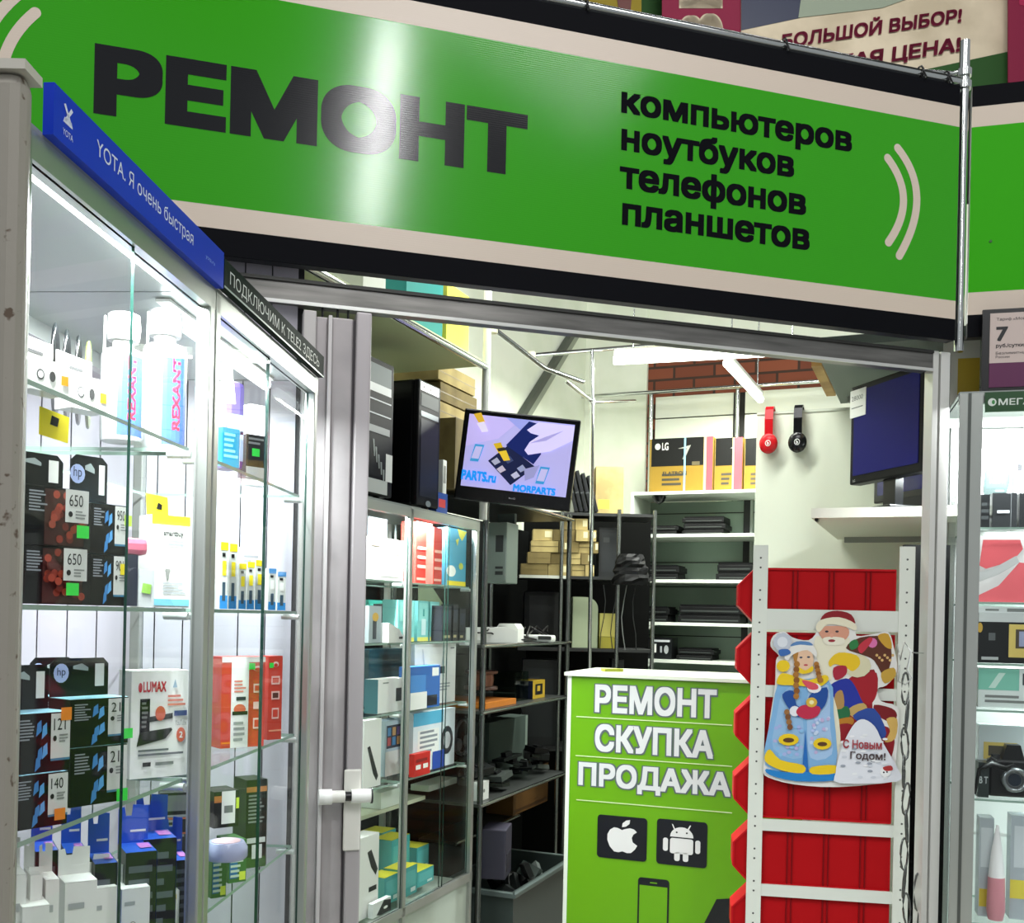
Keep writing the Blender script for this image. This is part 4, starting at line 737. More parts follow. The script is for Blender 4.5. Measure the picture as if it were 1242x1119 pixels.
# ------------------------------------------------------------------ frontal rack in the corner with small cartons
fN = Fr(P(620, 700, 5.15), (1, .03))
t = thing('corner_rack', 'black wire rack in the shop corner holding many small cartons', 'rack', fN.w(.28, .15, 0), fN.rz)
for x in (-.03, .255, .435):
    b = MB(); b.tube([(x, -.15, 0), (x, -.15, 2.1)], .010, M('8c908e', .25, .9)); b.build('post', t)
for z in (.9, 1.40, 1.762, 2.08):
    b = MB(); b.box(-.24, .44, -.15, .15, z-.015, z, M('202222', .5)); b.box(-.24, .0, -.153, -.15, z-.015, z, M('c8ccc0') if abs(z-1.762) < .01 else M('202222')); b.build('shelf', t)
gS = 'small brown cartons stacked on the corner rack'
rows = [[(632, 722), 0], [(640, 720), 1], [(644, 724), 2], [(646, 722), 3], [(680, 716), 4]]
SM = None; cols = {}
for r, ((pa, pb), lv) in enumerate(rows):
    x = fN.hit(pa, 660).x; xe = fN.hit(pb, 660).x; k = 0
    while x < xe-.02:
        wd = rnd.uniform(.045, .075) if x > .2 else rnd.uniform(.075, .15); wd = min(wd, max(xe-x, .04)); hh = .058; b = MB(); b.dims = (wd-.003, .12, hh-.002)
        b.box(-wd/2+.0015, wd/2-.0015, -.06, .06, 0, hh-.002, CARD if rnd.random() < .45 else CARDL); b.decs([('F', .6, .3, .95, .85, M('cfc8a0'))] if rnd.random() < .6 else [('F', .0, .46, 1, .54, M('6a5c30'))])
        tag(b.build('small_carton', None, fN.w(x+wd/2, .07+rnd.uniform(-.01, .01), 1.763+lv*hh), fN.rz), 'small brown carton in the stacked pile on the corner rack', 'box', gS); x += wd; k += 1
p = P(606, 668, 4.35); t = thing('fuse_box', 'tall grey cabinet box hanging beside the stacked cartons', 'cabinet', (p.x, p.y, 1.69), R_(-24))
b = MB(); b.box(-.05, .05, -.04, .08, 0, .255, M('6a766e', .4), .005); b.build('housing', t); b = MB(); b.box(.0, .035, -.0415, -.04, .13, .2, M('161a18')); b.box(.0, .035, -.0415, -.04, .06, .07, M('161a18')); b.box(.0, .035, -.0415, -.04, .035, .05, M('161a18')); b.build('dark_window', t)
b = MB(); b.box(-.04, .04, .06, .08, .255, .3, M('4a524e')); b.build('mount_plate', t)
f, w_, h = span(694, 726, 724, 1.401, fN, .06); b = MB(); n = 12
out = [(-w_/2, 0), (w_/2, 0)]+[(w_/2*math.cos(R_(a)), h-w_*.45+w_*.45*math.sin(R_(a))) for a in range(0, 91, 15)]+[(-w_/2, h)]
b.prism(out, -.05, .05, M('a8b494', .4)); tag(b.build('printer_cover', None, f.w(w_/2, .06, 1.402), f.rz), 'pale rounded plastic cover on the corner rack', 'cover')
bx('yellow_carton_pair', 'upper yellowish small carton beside the rounded cover', 'box', 727, 750, 744, 1.46, M('b0a858'), fr=fN, y=.06, dep=.1); bx('yellow_carton_pair', 'lower yellowish small carton beside the rounded cover', 'box', 727, 750, 758, 1.401, M('98902e'), fr=fN, y=.05, dep=.1, h=.057)
bx('paper_carton', 'pale crumpled carton on top of the corner rack beside the monitor', 'box', 722, 757, 566, 2.081, CARDL, [('F', .1, .1, .5, .3, M('c8b840'))], fr=fN, y=.05, dep=.16)
gL = 'black laptops stacked upright beside the hanging monitor'
for k in range(5):
    b = MB(); b.M = Matrix.Rotation(R_(-14), 4, 'Y'); b.box(-.009, .009, -.12, .12, .004, .24-.012*k, M('15171a', .35), .003); b.box(-.0095, .0095, -.121, .1, .1, .104, M('5a5e60', .3)); tag(b.build('laptop', None, fN.w(.335+.026*k-.015, .13, 2.082), fN.rz), 'black laptop leaning in the row on top of the corner rack', 'laptop', gL)
bx('black_bag', 'black lumpy bag on the middle shelf of the corner rack', 'bag', 634, 680, 716, 1.401, M('121416', .6), fr=fN, y=.12, dep=.14, bev=.03)
b = MB(); b.box(-.42, .5, .36, .38, 0, 2.1, M('080908', .9, 0, 0, .1)); struct(b.build('trim_3', None, fN.w(.28, .15), fN.rz), 'black sheet standing for the shade behind the corner rack')  # black sheet added to give the shade in this corner
for k, (p0, p1, yt, z, lab) in enumerate(((726, 752, 640, 1.763, 'black speaker box at the right of the stacked cartons'), (740, 757, 800, .901, 'dark crate on the low shelf of the corner rack'), (632, 676, 800, .901, 'dark carton on the low shelf of the corner rack'))):
    bx('dark_crate', lab, 'box', p0, p1, yt, z, M('1c1f20', .5), [('F', .1, .1, .9, .9, M('24282a')), ('F', .2, .7, .5, .8, M('3c4040'))], fr=fN, y=.07, dep=.12)
p = fN.w(.36, .0, 1.401)
b = MB(); n = 10; vs = []
for i in range(n):
    for q in range(16):
        a = 2*math.pi*q/16; r = .085*(1-.35*(i/(n-1))**3)*(1+rnd.uniform(-.12, .12)); vs.append((r*math.cos(a), r*.7*math.sin(a), .15*i/(n-1)))
b.add(vs, [(i*16+q, i*16+(q+1) % 16, i*16+16+(q+1) % 16, i*16+16+q) for i in range(n-1) for q in range(16)]+[tuple(range(15, -1, -1)), tuple((n-1)*16+q for q in range(16))], M('0a0b0c', .6, 0, 0, .2), False)
tag(b.build('rubbish_bag', None, fN.w(.58, -.12, 1.72), 0), 'black lumpy plastic bag hanging at the right end of the corner rack', 'bag')
b = MB()
for q in range(4): x = .46+.05*q; b.tube([fN.w(x+.012*math.sin(1.3*i+q), -.03-.02*q, 1.72-.08*i) for i in range(5)], .0025, M('1c1e1e') if q != 2 else M('7a7e7c'), 6)
tag(b.build('hanging_cables', None), 'thin cables hanging down beside the corner rack', 'cables', None, 'stuff')
# pipes and brace against the white wall
b = MB(); A = fC.hit(632, 505, .46); B_ = fC.hit(702, 392, .46)
t = thing('steel_brace', 'dark diagonal steel beam across the white wall', 'beam', fC.w(A.x, .46, A.z-.3), fC.rz); b = MB(); dx = B_.x-A.x; dzz = B_.z-A.z
b.prism([(0-.1, .3-.1*dzz/dx), (.055-.1, .3-.1*dzz/dx), (dx+.055, dzz+.3), (dx, dzz+.3)], 0, .035, M('3a4038', .5)); b.build('beam', t)
b = MB(); b.prism([(.06-.1, .3-.1*dzz/dx), (.15-.1, .3-.1*dzz/dx), (dx+.15, dzz+.3), (dx+.06, dzz+.3)], .02, .035, M('8c9484', .5)); b.build('flange', t)
t = thing('pipe_frame', 'thin chrome pipe framework under the ceiling lamps', 'frame', P(718, 600, 4.95), 0)
o0 = P(718, 600, 4.95)
for pts, r in (([P(598, 398, 4.3), P(660, 446, 4.6), P(707, 463, 4.8)], .011), ([P(645, 431, 4.6), P(760, 421, 5.2), P(830, 415, 5.5)], .010), ([P(718, 425, 4.95), P(718, 600, 4.95), V((P(718, 760, 4.95).x, 4.95, .02))], .010), ([P(686, 462, 4.75), P(718, 487, 4.95), P(770, 486, 5.6)], .009)):
    b = MB(); b.tube([q-o0 for q in pts], r, CHROME); b.build('pipe', t)
b = MB(); b.lathe([(.02, -.02), (.02, .02)], M('c8c8b0'), 12, P(598, 398, 4.3)-o0); b.lathe([(.018, -.015), (.018, .015)], M('c8c8b0'), 12, P(645, 431, 4.6)-o0); b.lathe([(.016, -.012), (.016, .012)], CHROME, 12, P(718, 487, 4.95)-o0); b.build('joint', t)
# fluorescent lamps
def tube_lamp(label, a, c, power):
    a, c = V(a), V(c); mid = (a+c)/2; t = thing('fluorescent_lamp', label, 'lamp', mid, 0, 'fluorescent lamps inside the shop'); d = (c-a)/2
    b = MB(); b.tube([-d, d], .022, M('f6fff0', .3, 0, 7), 12); b.build('light_tube', t)
    b = MB(); n = V((0, 0, .036)); b.tube([-d+n, d+n], .02, M('e8e8e0'), 6); b.build('housing', t)
    b = MB(); b.tube([-d*.8+n, -d*.8+V((0, 0, .9))], .004, CHROME, 6); b.tube([d*.8+n, d*.8+V((0, 0, .9))], .004, CHROME, 6); b.build('hanger_wire', t)
    area('shop_lamp_and_fill', mid-V((0, 0, .03)), .06, (c-a).length, power, (0, 0, -1), (.97, 1, .92), d)
tube_lamp('long level fluorescent lamp in front of the brick wall', P(745, 437, 5.05), P(986, 424, 4.75), 45)
tube_lamp('fluorescent lamp running away towards the brick wall', P(882, 440, 5.05), P(922, 484, 6.0), 22)
area('shop_lamp_and_fill', (.25, 3.75, 3.3), 1.2, .1, 42, (0, 0, -1), (.97, 1, .92))  # unseen fill light added for general brightness in the shop
b = MB(); b.M = Matrix.Translation((.25, 3.75, 3.33)); b.box(-.62, .62, -.05, .05, 0, .05, WHITE); t = tag(b.build('fill_lamp_housing'), 'white lamp housing above the shop aisle', 'lamp')  # housing made up to go with the added fill light

# ------------------------------------------------------------------ back shelving with monitor boxes and laptops
BZ = [1.155, 1.325, 1.54, 1.785, 2.045, 2.29]
t = thing('shelving_unit', 'white shelving unit at the back of the shop with dark laptops', 'shelf unit', fB.w(.5, .17, 0), fB.rz)
SHW = M('d4dad0', .45)
for x in (-.5, .6): b = MB(); b.box(x, x+.018, -.17, .2, 0, 2.29, SHW); b.build('side_panel', t)
for z in BZ: b = MB(); b.box(-.482, .6, -.175, .2, z-.018, z, SHW); b.build('shelf', t)
b = MB(); b.box(-.482, .6, .2, .212, .4, 2.27, M('8ea294', .6))
for q in range(13): b.box(-.482, .6, .196, .2, .42+q*.148, .426+q*.148, M('1c201e'))
b.box(.09, .13, .18, .196, .4, 2.27, DARK); b.box(.13, .145, .17, .196, .4, 2.27, M('a8b0aa', .3, .5)); b.build('back_panel', t)
for q, z in ((0, 1.54), (0, 1.325)): b = MB(); b.prism([(-.48, z-.045), (-.38, z-.045), (-.34, z-.018), (-.48, z-.018)], -.17, -.15, SHW); b.build('bracket', t)
b = MB(); b.lathe([(.04, 0), (.034, .02), (.0, .045)][::-1] and [(.004, -.045), (.03, -.03), (.042, 0)], M('101112', .2), 16, (0, 0, 0)); tag(b.build('dome_camera', None, fB.w(.155, .05, 2.268), 0), 'small dark dome camera under the top of the back shelving', 'camera')
for lab, p0, p1, y, dp in (('largest gold and black monitor carton on the back shelving', 787, 865, .03, .12), ('second gold and black monitor carton on the back shelving', 866, 901, .06, .12), ('gold and black monitor carton tucked behind the headphone board', 902, 936, .09, .12)):
    k = 1 if p0 > 800 else .82
    ds = [('F', 0, .48, 1, 1, M('0e0f0d', .6, 0, 0, .2)), ('F', 'p', ((.55*k, .8), (.8*k, .86), (.68*k, .6), (.64*k, .6), (.72*k, .8)), M('9a9a90')), ('F', 0, 0, .03, 1, M('8a7020')), ('F', .86 if p0 < 800 else .64, .0, 1, 1, M('c2404c') if p0 < 900 else M('c8c4a8')), ('F', .86 if p0 < 800 else .64, .0, .9 if p0 < 800 else .7, 1, M('e8c088')), ('F', 'l', .25*k, .7*k, .1, .36, 3, M('3a3424'))]
    if p0 < 800: ds += [('F', 'LG', .2, .78, .3, .92, M('e0e0d8')), ('F', 'o', .13, .85, .045, .06, M('c8c8c0')), ('F', 'FLATRON', .22, .3, .6, .38, M('2a2618'), .02), ('F', .55, 0, .58, 1, M('8ac0d8')), ('F', .68, .48, .8, .55, M('5a5030'))]
    bx('monitor_carton', lab, 'box', p0, p1, 531, 2.29, M('937629', .6, 0, 0, .2), ds, fB, y, None, dp, 'monitor cartons on top of the back shelving')
b = MB(); b.tube([fB.w(.02, -.02, 0)+V((0, 0, z)) - fB.w(.02, -.02, 0) for z in (1.0, 2.98)], .012, CHROME); 
t = thing('wall_rail', 'chrome uprights and rail mounted on the slatted back wall', 'rail', fB.w(0, .4, 2.3), fB.rz)
for x in (.0, .53): b = MB(2.3); b.tube([(x, .0, 1.2), (x, .0, 2.95)], .013, CHROME); b.build('upright', t)
b = MB(2.3); b.tube([(-.5, -.03, 2.95), (2.0, -.03, 2.95)], .012, CHROME); b.build('top_rail', t)
# laptops and drives lying on the shelves
def laptop(label, px0, px1, ytop, z, n, y=.08, grp='black devices on the back shelving', dep=.2):
    f, w_, h = span(px0, px1, ytop, z, fB, y); t = thing('laptop', label, 'laptop', f.w(w_/2, dep/2, z+.001), f.rz, grp); hh = h/n
    b = MB()
    for k in range(n): b.box(-w_/2+.008*(k % 2), w_/2-.01*((k+1) % 2), -dep/2, dep/2, k*hh, (k+.72)*hh, M('0c0d0e', .5, 0, 0, .2), .003); b.box(-w_/2+.02, w_/2-.02, -dep/2-.001, -dep/2, k*hh+.2*hh, k*hh+.35*hh, M('343937', .4))
    b.build('body', t); b = MB()
    for k in range(n): b.box(-w_/2+.012, w_/2-.012, -dep/2+.006, dep/2, (k+.72)*hh, (k+.98)*hh, M('0a0b0c', .5, 0, 0, .15))
    b.build('lid', t)
for a in (('wide flat laptop at the left of the top inner shelf', 766, 823, 637, 2.045, 2), ('two stacked laptops in the middle of the top inner shelf', 827, 880, 626, 2.045, 3), ('laptop with grey edge at the left of the second shelf', 767, 824, 685, 1.785, 2), ('black drive at the right of the second shelf', 868, 914, 682, 1.785, 2),
          ('low dark laptop at the left of the third shelf', 767, 812, 735, 1.54, 2), ('black laptop lying right of centre on the third shelf', 822, 900, 733, 1.54, 2), ('black laptop with silver edge on the fourth shelf', 820, 866, 786, 1.325, 2)): laptop(*a)
bx('car_radio', 'black car radio with red corner on the fourth back shelf', 'radio', 763, 815, 773, 1.325, M('141618', .3), [('F', 0, .2, .1, .9, M('a02020')), ('F', .5, .8, .95, .9, M('c8ccd0')), ('F', .55, .3, .6, .7, WHITE), ('F', .7, .3, .75, .6, M('a0a4a8')), ('F', 'o', .86, .45, .06, .2, M('9a9ea0'))], fB, .04, None, .14)
b = MB(); b.lathe([(.1, 0), (.095, .03), (.06, .07), (.02, .085)], M('181a1c', .4), 22); tag(b.build('lamp_stand', None, fB.w(.37, .14, 1.156), 0), 'dark round stand base on the lowest visible back shelf', 'stand')

# ------------------------------------------------------------------ headphone board and right shelves
t = thing('display_board', 'tall white board with two headphones hanging from its top', 'board', fR.w(.25, .015, 0), fR.rz)
b = MB(); b.box(-.385, .40, -.009, .009, .3, 2.38, M('dbe0d0', .5)); b.box(-.385, .40, -.012, .012, 2.376, 2.386, M('c6ccbe')); b.build('panel', t)
b = MB(); b.box(-.37, -.33, .0091, .05, 0, 1.0, M('b8bcb0')); b.box(.33, .37, .0091, .05, 0, 1.0, M('b8bcb0')); b.build('leg', t)
def phones(label, px, py, m, m2):
    c = fR.hit(px, py); x = c.x; zt = 2.39; h = .165
    t = thing('headphones', label, 'headphones', fR.w(x, .015, zt), fR.rz, 'headphones on the white board')
    b = MB(); n = 14; vs = []                               # band hooked over the board, seen edge on
    pts = [(-.05-.018*math.sin(math.pi*k/n)*0, 0) for k in range(2)]
    arc_ = [V((0, -.014-.058*(1 if k else 1)*math.sin(math.pi*k/n)**.6 if False else -.04+.072*math.cos(math.pi*k/n), -.012+.02*math.sin(math.pi*k/n))) for k in range(n+1)]
    path = [V((0, .032, -.12))]+arc_+[V((0, -.115+.07, -.12))]
    path = [V((0, .03, -.11)), V((0, .032, -.04)), V((0, .025, .0)), V((0, .008, .014)), V((0, -.012, .012)), V((0, -.03, 0)), V((0, -.037, -.04)), V((0, -.034, -.11))]
    L = len(path)
    for wv, q in (((.016, .004), m),):
        for i in range(L-1):
            p, r = path[i], path[i+1]; d = (r-p).normalized(); nn = V((0, -d.z, d.y))*.004
            b.add([(sx*.016, v.y+s_*nn.y, v.z+s_*nn.z) for v in (p, r) for s_ in (-1, 1) for sx in (-1, 1)], [(0, 1, 3, 2), (4, 6, 7, 5), (0, 4, 5, 1), (2, 3, 7, 6), (0, 2, 6, 4), (1, 5, 7, 3)], q)
    b.build('headband', t)
    for y, s_ in ((-.036, -1), (.036, 1)):
        b = MB(); mm = Matrix.Translation((0, y, -.135)) @ Matrix.Rotation(R_(90 if s_ < 0 else -90), 4, 'X') @ Matrix.Diagonal((1, 1.12, 1, 1))
        b.lathe([(.026, -.016), (.033, -.01), (.036, .0), (.035, .006), (.028, .011), (.012, .013)], m, 22, mm=mm); e = b.build('ear_cup', t)
        b = MB(); b.lathe([(.011, .0135), (.011, .0145)], WHITE, 16, mm=mm); b.lathe([(.0085, .0146), (.0085, .015)], m, 14, mm=mm); b.text('b', -.0035, .0045, -.007, .007, WHITE, .03, None, Matrix.Translation((0, y+s_*.0155, -.135)) @ (Matrix() if s_ < 0 else Matrix.Rotation(math.pi, 4, 'Z'))); b.build('badge', e)
    for y in (-.017, .017):
        b = MB(); b.lathe([(.03, -.006), (.032, 0), (.03, .006)], m2, 18, mm=Matrix.Translation((0, y*1.0, -.135)) @ Matrix.Rotation(R_(90), 4, 'X')); 
        if y > 0 or True: b.build('ear_cushion', t)
phones('red headphones hanging at the left of the white board', 933, 540, M('c01820', .2), M('3a0a0c')); phones('black headphones hanging beside the red ones', 968, 540, M('0e0e10', .2), M('18181a'))
for zz, lab in ((1.875, 'pale shelf board carrying the wall monitor'), (2.40, 'upper grey shelf board above the wall monitor')):
    t = thing('wall_shelf', lab, 'shelf', fR.w(.42, -.43, zz), fR.rz); b = MB(); b.box(-.235, .30, -.44, .425, 0, .03, M('66706a', .6) if zz > 2 else M('cfd2c4', .5)); b.build('board', t)
    b = MB(); b.box(-.2, .3, .3, .32, -.02, 0, M('8a908a', .5)); b.build('bearer', t)
    b = MB(); b.tube([(-.22, -.43, -.004), (-.22, -.40, -.004)], .006, BLACK); b.build('bolt', t)
# wall monitor
a_, c_ = P(1030, 592, 3.42), P(1119, 566, 3.07); dv = V((c_.x-a_.x, c_.y-a_.y, 0)); Lm = dv.length; rzm = math.atan2(dv.y, dv.x)
mid = (a_+c_)/2; t = thing('flat_monitor', 'large black monitor with blank dark blue screen on the pale shelf', 'monitor', (mid.x, mid.y, 1.906), rzm)
z0, z1 = .105, .43
b = MB(); b.box(-Lm/2, Lm/2, 0, .045, z0, z1, M('0a0a0d', .5, 0, 0, .15), .006); b.build('bezel', t)
b = MB(); b.box(-Lm/2+.02, Lm/2-.02, -.002, .001, z0+.028, z1-.02, M('16165c', .5, 0, .10, .1)); b.build('screen', t)
b = MB(); b.box(-Lm/2+.001, -Lm/2+.085, -.004, -.002, z1-.105, z1-.015, WHITE); b.text('28000', -Lm/2+.01, -Lm/2+.07, z1-.05, z1-.035, GREY, 0, None, None, -.0045); b.box(-Lm/2+.01, -Lm/2+.07, -.0046, -.004, z1-.075, z1-.072, GREY); b.build('price_label', t)
b = MB(); b.text('LG', -Lm/2+.02, -Lm/2+.032, z0+.008, z0+.016, M('c0c0c0'), .0, None, None, -.0005); b.build('maker_mark', t)
b = MB(); b.box(-.03, .03, .02, .05, .012, z0+.05, M('0c0c10', .3)); b.build('stand_neck', t); b = MB(); b.box(-.1, .1, -.05, .1, 0, .014, M('0c0c10', .3), .005); b.build('stand_foot', t)
t = thing('flat_monitor', 'second black monitor behind the blank blue one by the door post', 'monitor', (mid.x+.135, mid.y+.10, 1.906), rzm)
b = MB(); b.box(-Lm/2-.03, Lm/2-.12, 0, .035, .06, .39, M('121216', .3), .005); b.build('bezel', t); b = MB(); b.box(-Lm/2-.01, Lm/2-.14, -.001, .0005, .085, .37, M('20205a', .25)); b.build('screen', t); b = MB(); b.box(-.1, .08, -.02, .03, 0, .06, M('121216')); b.build('stand_foot', t)
bx('wooden_block', 'stack of thin wooden battens at the end of the upper grey shelf', 'battens', 984, 997, 425, 2.431, noisy('pine', 'a07838', 'c09a58', 6, .6), fr=fR, y=-.5, dep=.5)

# ------------------------------------------------------------------ green counter
G1 = M('68a60c', .35)
zt = 1.362
t = thing('counter', 'lime green reception counter with repair buy sell lettering', 'counter', fG.w(.38, .2, 0), fG.rz)
b = MB(); b.box(-.38, .42, -.195, .2, 0, zt-.012, M('d6dad0', .4)); b.build('body', t)
b = MB(); b.box(-.39, .43, -.21, .21, zt-.012, zt, M('dfe6d2', .35)); b.build('worktop', t)
b = MB(); b.box(-.366, .42, -.199, -.196, .05, zt-.014, G1); b.box(-.38, -.366, -.2, -.195, .03, zt-.012, M('e6ece0')); pn = b.build('front_panel', t)
def gh(px, py): p_ = fG.hit(px, py); return p_.x-.38, p_.z
def gtext(s, tl, bl, tr):
    b = MB(); x0, z0 = gh(*bl); z1 = gh(*tl)[1]; x1 = gh(*tr)[0]
    b.text(s, x0, x1, z0, z1, M('5a6468'), .08, None, None, -.2002); b.text(s, x0+.004, x1-.004, z0+.004, z1-.003, M('d9dcdb', .4), .036, None, None, -.2008); b.build('lettering', pn)
gtext('РЕМОНТ', (720, 828), (720, 865), (871, 838)); gtext('СКУПКА', (720, 876), (720, 912), (867, 885)); gtext('ПРОДАЖА', (700, 922), (700, 958), (888, 935))
b = MB()
for (a0, a1), (c0, c1) in (((699, 869), (888, 879)), ((698, 917), (888, 928)), ((699, 970), (888, 985))):
    x0, z0 = gh(a0, a1); x1, z1 = gh(c0, c1); b.box(x0, x1, -.2004, -.2, (z0+z1)/2-.0015, (z0+z1)/2+.0015, M('d8e8b0'))
b.build('rule_line', pn)
def rrect(x0, x1, z0, z1, r): return [(cx_+r*math.cos(R_(a)), cz_+r*math.sin(R_(a))) for cx_, cz_, s in ((x1-r, z0+r, -90), (x1-r, z1-r, 0), (x0+r, z1-r, 90), (x0+r, z0+r, 180)) for a in range(s, s+91, 18)]
def badge(tl, br):
    x0, z1 = gh(*tl); x1, z0 = gh(*br); b = MB(); b.prism(rrect(x0, x1, z0, z1, .012), -.2008, -.2, M('12141c', .35)); o = b.build('badge', pn); return o, x0, x1, z0, z1
BW = M('e4e4e2', .4)
o, x0, x1, z0, z1 = badge((725, 987), (784, 1045)); sx, sz = x1-x0, z1-z0
def au(u, v): return (x0+u*sx, z0+v*sz)
b = MB(); half = [(.5, .68), (.56, .71), (.66, .74), (.74, .72), (.80, .66), (.73, .60), (.70, .52), (.72, .42), (.81, .35), (.77, .26), (.69, .17), (.61, .16), (.52, .19), (.44, .16), (.35, .17), (.26, .28), (.21, .42), (.21, .56), (.26, .67), (.34, .73), (.42, .72)]
b.prism([au(u, v) for u, v in half], -.2014, -.2009, BW); b.prism([au(u, v) for u, v in ((.5, .75), (.51, .84), (.58, .91), (.66, .93), (.65, .84), (.58, .77))], -.2014, -.2009, BW); b.build('emblem', o)
o, x0, x1, z0, z1 = badge((797, 992), (857, 1053)); sx, sz = x1-x0, z1-z0
b = MB(); b.prism([au(.5+.23*math.cos(R_(a)), .63+.22*math.sin(R_(a))) for a in range(0, 181, 15)], -.2014, -.2009, BW)
for pts in (rrect(.27, .73, .26, .60, .05), rrect(.13, .23, .3, .59, .045), rrect(.77, .87, .3, .59, .045), rrect(.36, .47, .1, .3, .045), rrect(.53, .64, .1, .3, .045)): b.prism([au(*q) for q in pts], -.2014, -.2009, BW)
for u0, u1 in ((.34, .40), (.60, .66)):
    s_ = 1 if u0 > .5 else -1; b.prism([au(u0+.0, .8), au(u0+.03, .79), au(u0+.03+.05*s_, .9), au(u0+.01+.05*s_, .91)], -.2014, -.2009, BW)
for u in (.4, .6): b.prism([au(u+.02*math.cos(a), .73+.02*math.sin(a)) for a in [k*.7 for k in range(9)]], -.2017, -.2015, INK)
b.build('emblem', o)
x0, z1 = gh(774, 1063); x1 = gh(812, 1063)[0]; z0 = z1-.21
b = MB(); b.prism(rrect(x0, x1, z0, z1, .012), -.2006, -.2, M('12141c', .35)); b.prism([(x0+.006, z0+.03), (x1-.006, z0+.03), (x1-.006, z1-.026), (x0+.006, z1-.026)], -.201, -.2007, G1); b.prism(rrect((x0+x1)/2-.012, (x0+x1)/2+.012, z1-.017, z1-.013, .0015), -.201, -.2007, G1); b.build('phone_symbol', pn)
x0, z0 = gh(850, 1119); b = MB(); q = [gh(*s_) for s_ in ((846, 1135), (869, 1090), (912, 1088), (912, 1135))]; b.prism(q, -.2006, -.2, M('15171a', .4)); b.build('laptop_symbol', pn)
p = fG.w(.12, .15, zt+.001); b = MB(); b.box(-.035, .035, -.02, .02, 0, .01, M('9aa030')); tag(b.build('sticky_pad', None, p, .3), 'small yellowish pad lying on the counter top', 'pad')
p = fG.w(.66, .12, zt+.001); t = thing('spray_bottle', 'small blue spray bottle on the counter beside the red bins', 'bottle', p, 0); b = MB(); b.lathe([(.022, 0), (.022, .08), (.012, .1), (.01, .115)], M('3a6ab0', .2), 16); b.build('body', t); b = MB(); b.box(-.03, .014, -.008, .008, .115, .14, WHITE); b.build('nozzle', t)

# ------------------------------------------------------------------ rack of red bins
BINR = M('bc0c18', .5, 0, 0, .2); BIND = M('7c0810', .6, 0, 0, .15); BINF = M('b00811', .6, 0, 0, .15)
xR = fK.hit(1099, 760).x
t = thing('bin_rack', 'white perforated rack carrying rows of red plastic bins', 'rack', fK.w(xR/2, .06, 0), fK.rz)
hw = xR/2
for s in (-1, 1):
    b = MB(); b.box(s*hw-.021, s*hw+.021, -.06, -.055, 0, 1.775, M('e2e6dc', .35)); b.box(s*hw-.021 if s < 0 else s*hw+.017, s*hw-.017 if s < 0 else s*hw+.021, -.055, -.0505, 0, 1.775, M('c8ccc2', .35))
    for k in range(16):
        for e in (0, .028): b.lathe([(.003, 0), (.003, .0006)], M('4a4c48'), 8, mm=Matrix.Translation((s*hw, -.06, .3+.094*k+e)) @ Matrix.Rotation(R_(90), 4, 'X'))
    b.build('post', t)
cb = [fK.hit(1000, y).z for y in (752, 840, 922, 1004, 1084)]
cb += [cb[-1]-.195, cb[-1]-.39]
for z in cb: b = MB(); b.box(-hw+.018, hw-.018, -.058, -.05, z-.03 if z > 1.5 else z-.017, z+.03 if z > 1.5 else z+.017, M('dfe3da', .35)); b.build('crossbar', t)
bz = [(fK.hit(1000, a).z, fK.hit(1000, c).z) for a, c in ((689, 757), (768, 836), (848, 918), (926, 996), (1007, 1078), (1087, 1156))]
lab6 = ('topmost red bin row on the white rack', 'red bin row behind the heads of the festive cutout', 'red bin row behind the middle of the festive cutout', 'red bin row just under the festive cutout', 'second red bin row below the festive cutout', 'lowest red bin row at the bottom of the picture')
for (zt_, zb_), lab in zip(bz, lab6):
    h = zt_-zb_; tt = thing('bin_row', lab, 'bin', fK.w(xR/2, .06, zb_), fK.rz, 'red bin rows on the white rack'); x0 = -hw-.062; x1 = hw-.03
    b = MB(); c = .042
    out = [(x0+c*1.15, h), (x0, h-c*1.2), (x0, c*1.2), (x0+c*1.15, 0)]
    b.prism(out+[(x1, 0), (x1, h)], -.044, -.040, BINF); b.build('face', tt)
    b = MB()
    for q in ([(x0+c*1.15, h), (x1, h), (x1, h-.006), (x0+c*1.2, h-.006)], [(x0+c*1.15, 0), (x1, 0), (x1, .006), (x0+c*1.2, .006)], [(x0, h-c*1.2), (x0+.006, h-c*1.2), (x0+.006, c*1.2), (x0, c*1.2)], [(x0+c*1.15, h), (x0, h-c*1.2), (x0+.006, h-c*1.2), (x0+c*1.2, h-.006)], [(x0+c*1.15, 0), (x0, c*1.2), (x0+.006, c*1.2), (x0+c*1.2, .006)]): b.prism(q, -.0485, .06, BINR)
    b.prism([(x1, 0), (x1+.004, 0), (x1+.004, h), (x1, h)], -.044, .06, BINR); b.build('rim', tt)
    for k in range(1, 4):
        b = MB(); x = -hw+2*hw*k/4; b.box(x-.009, x-.006, -.0485, -.044, .006, h-.006, BIND); b.box(x+.004, x+.007, -.0485, -.044, .006, h-.006, BIND); b.build('divider', tt)

b = MB(); b.box(-.005, .125, -.01, .01, 0, 1.79, M('0e0f10', .6, 0, 0, .2)); b.box(.1, .104, -.012, -.01, 1.3, 1.7, M('3a3e40'))
tag(b.build('black_board', None, fK.w(xR+.02, .14, .0), fK.rz), 'tall narrow black board standing between red bin rack and door post', 'board')
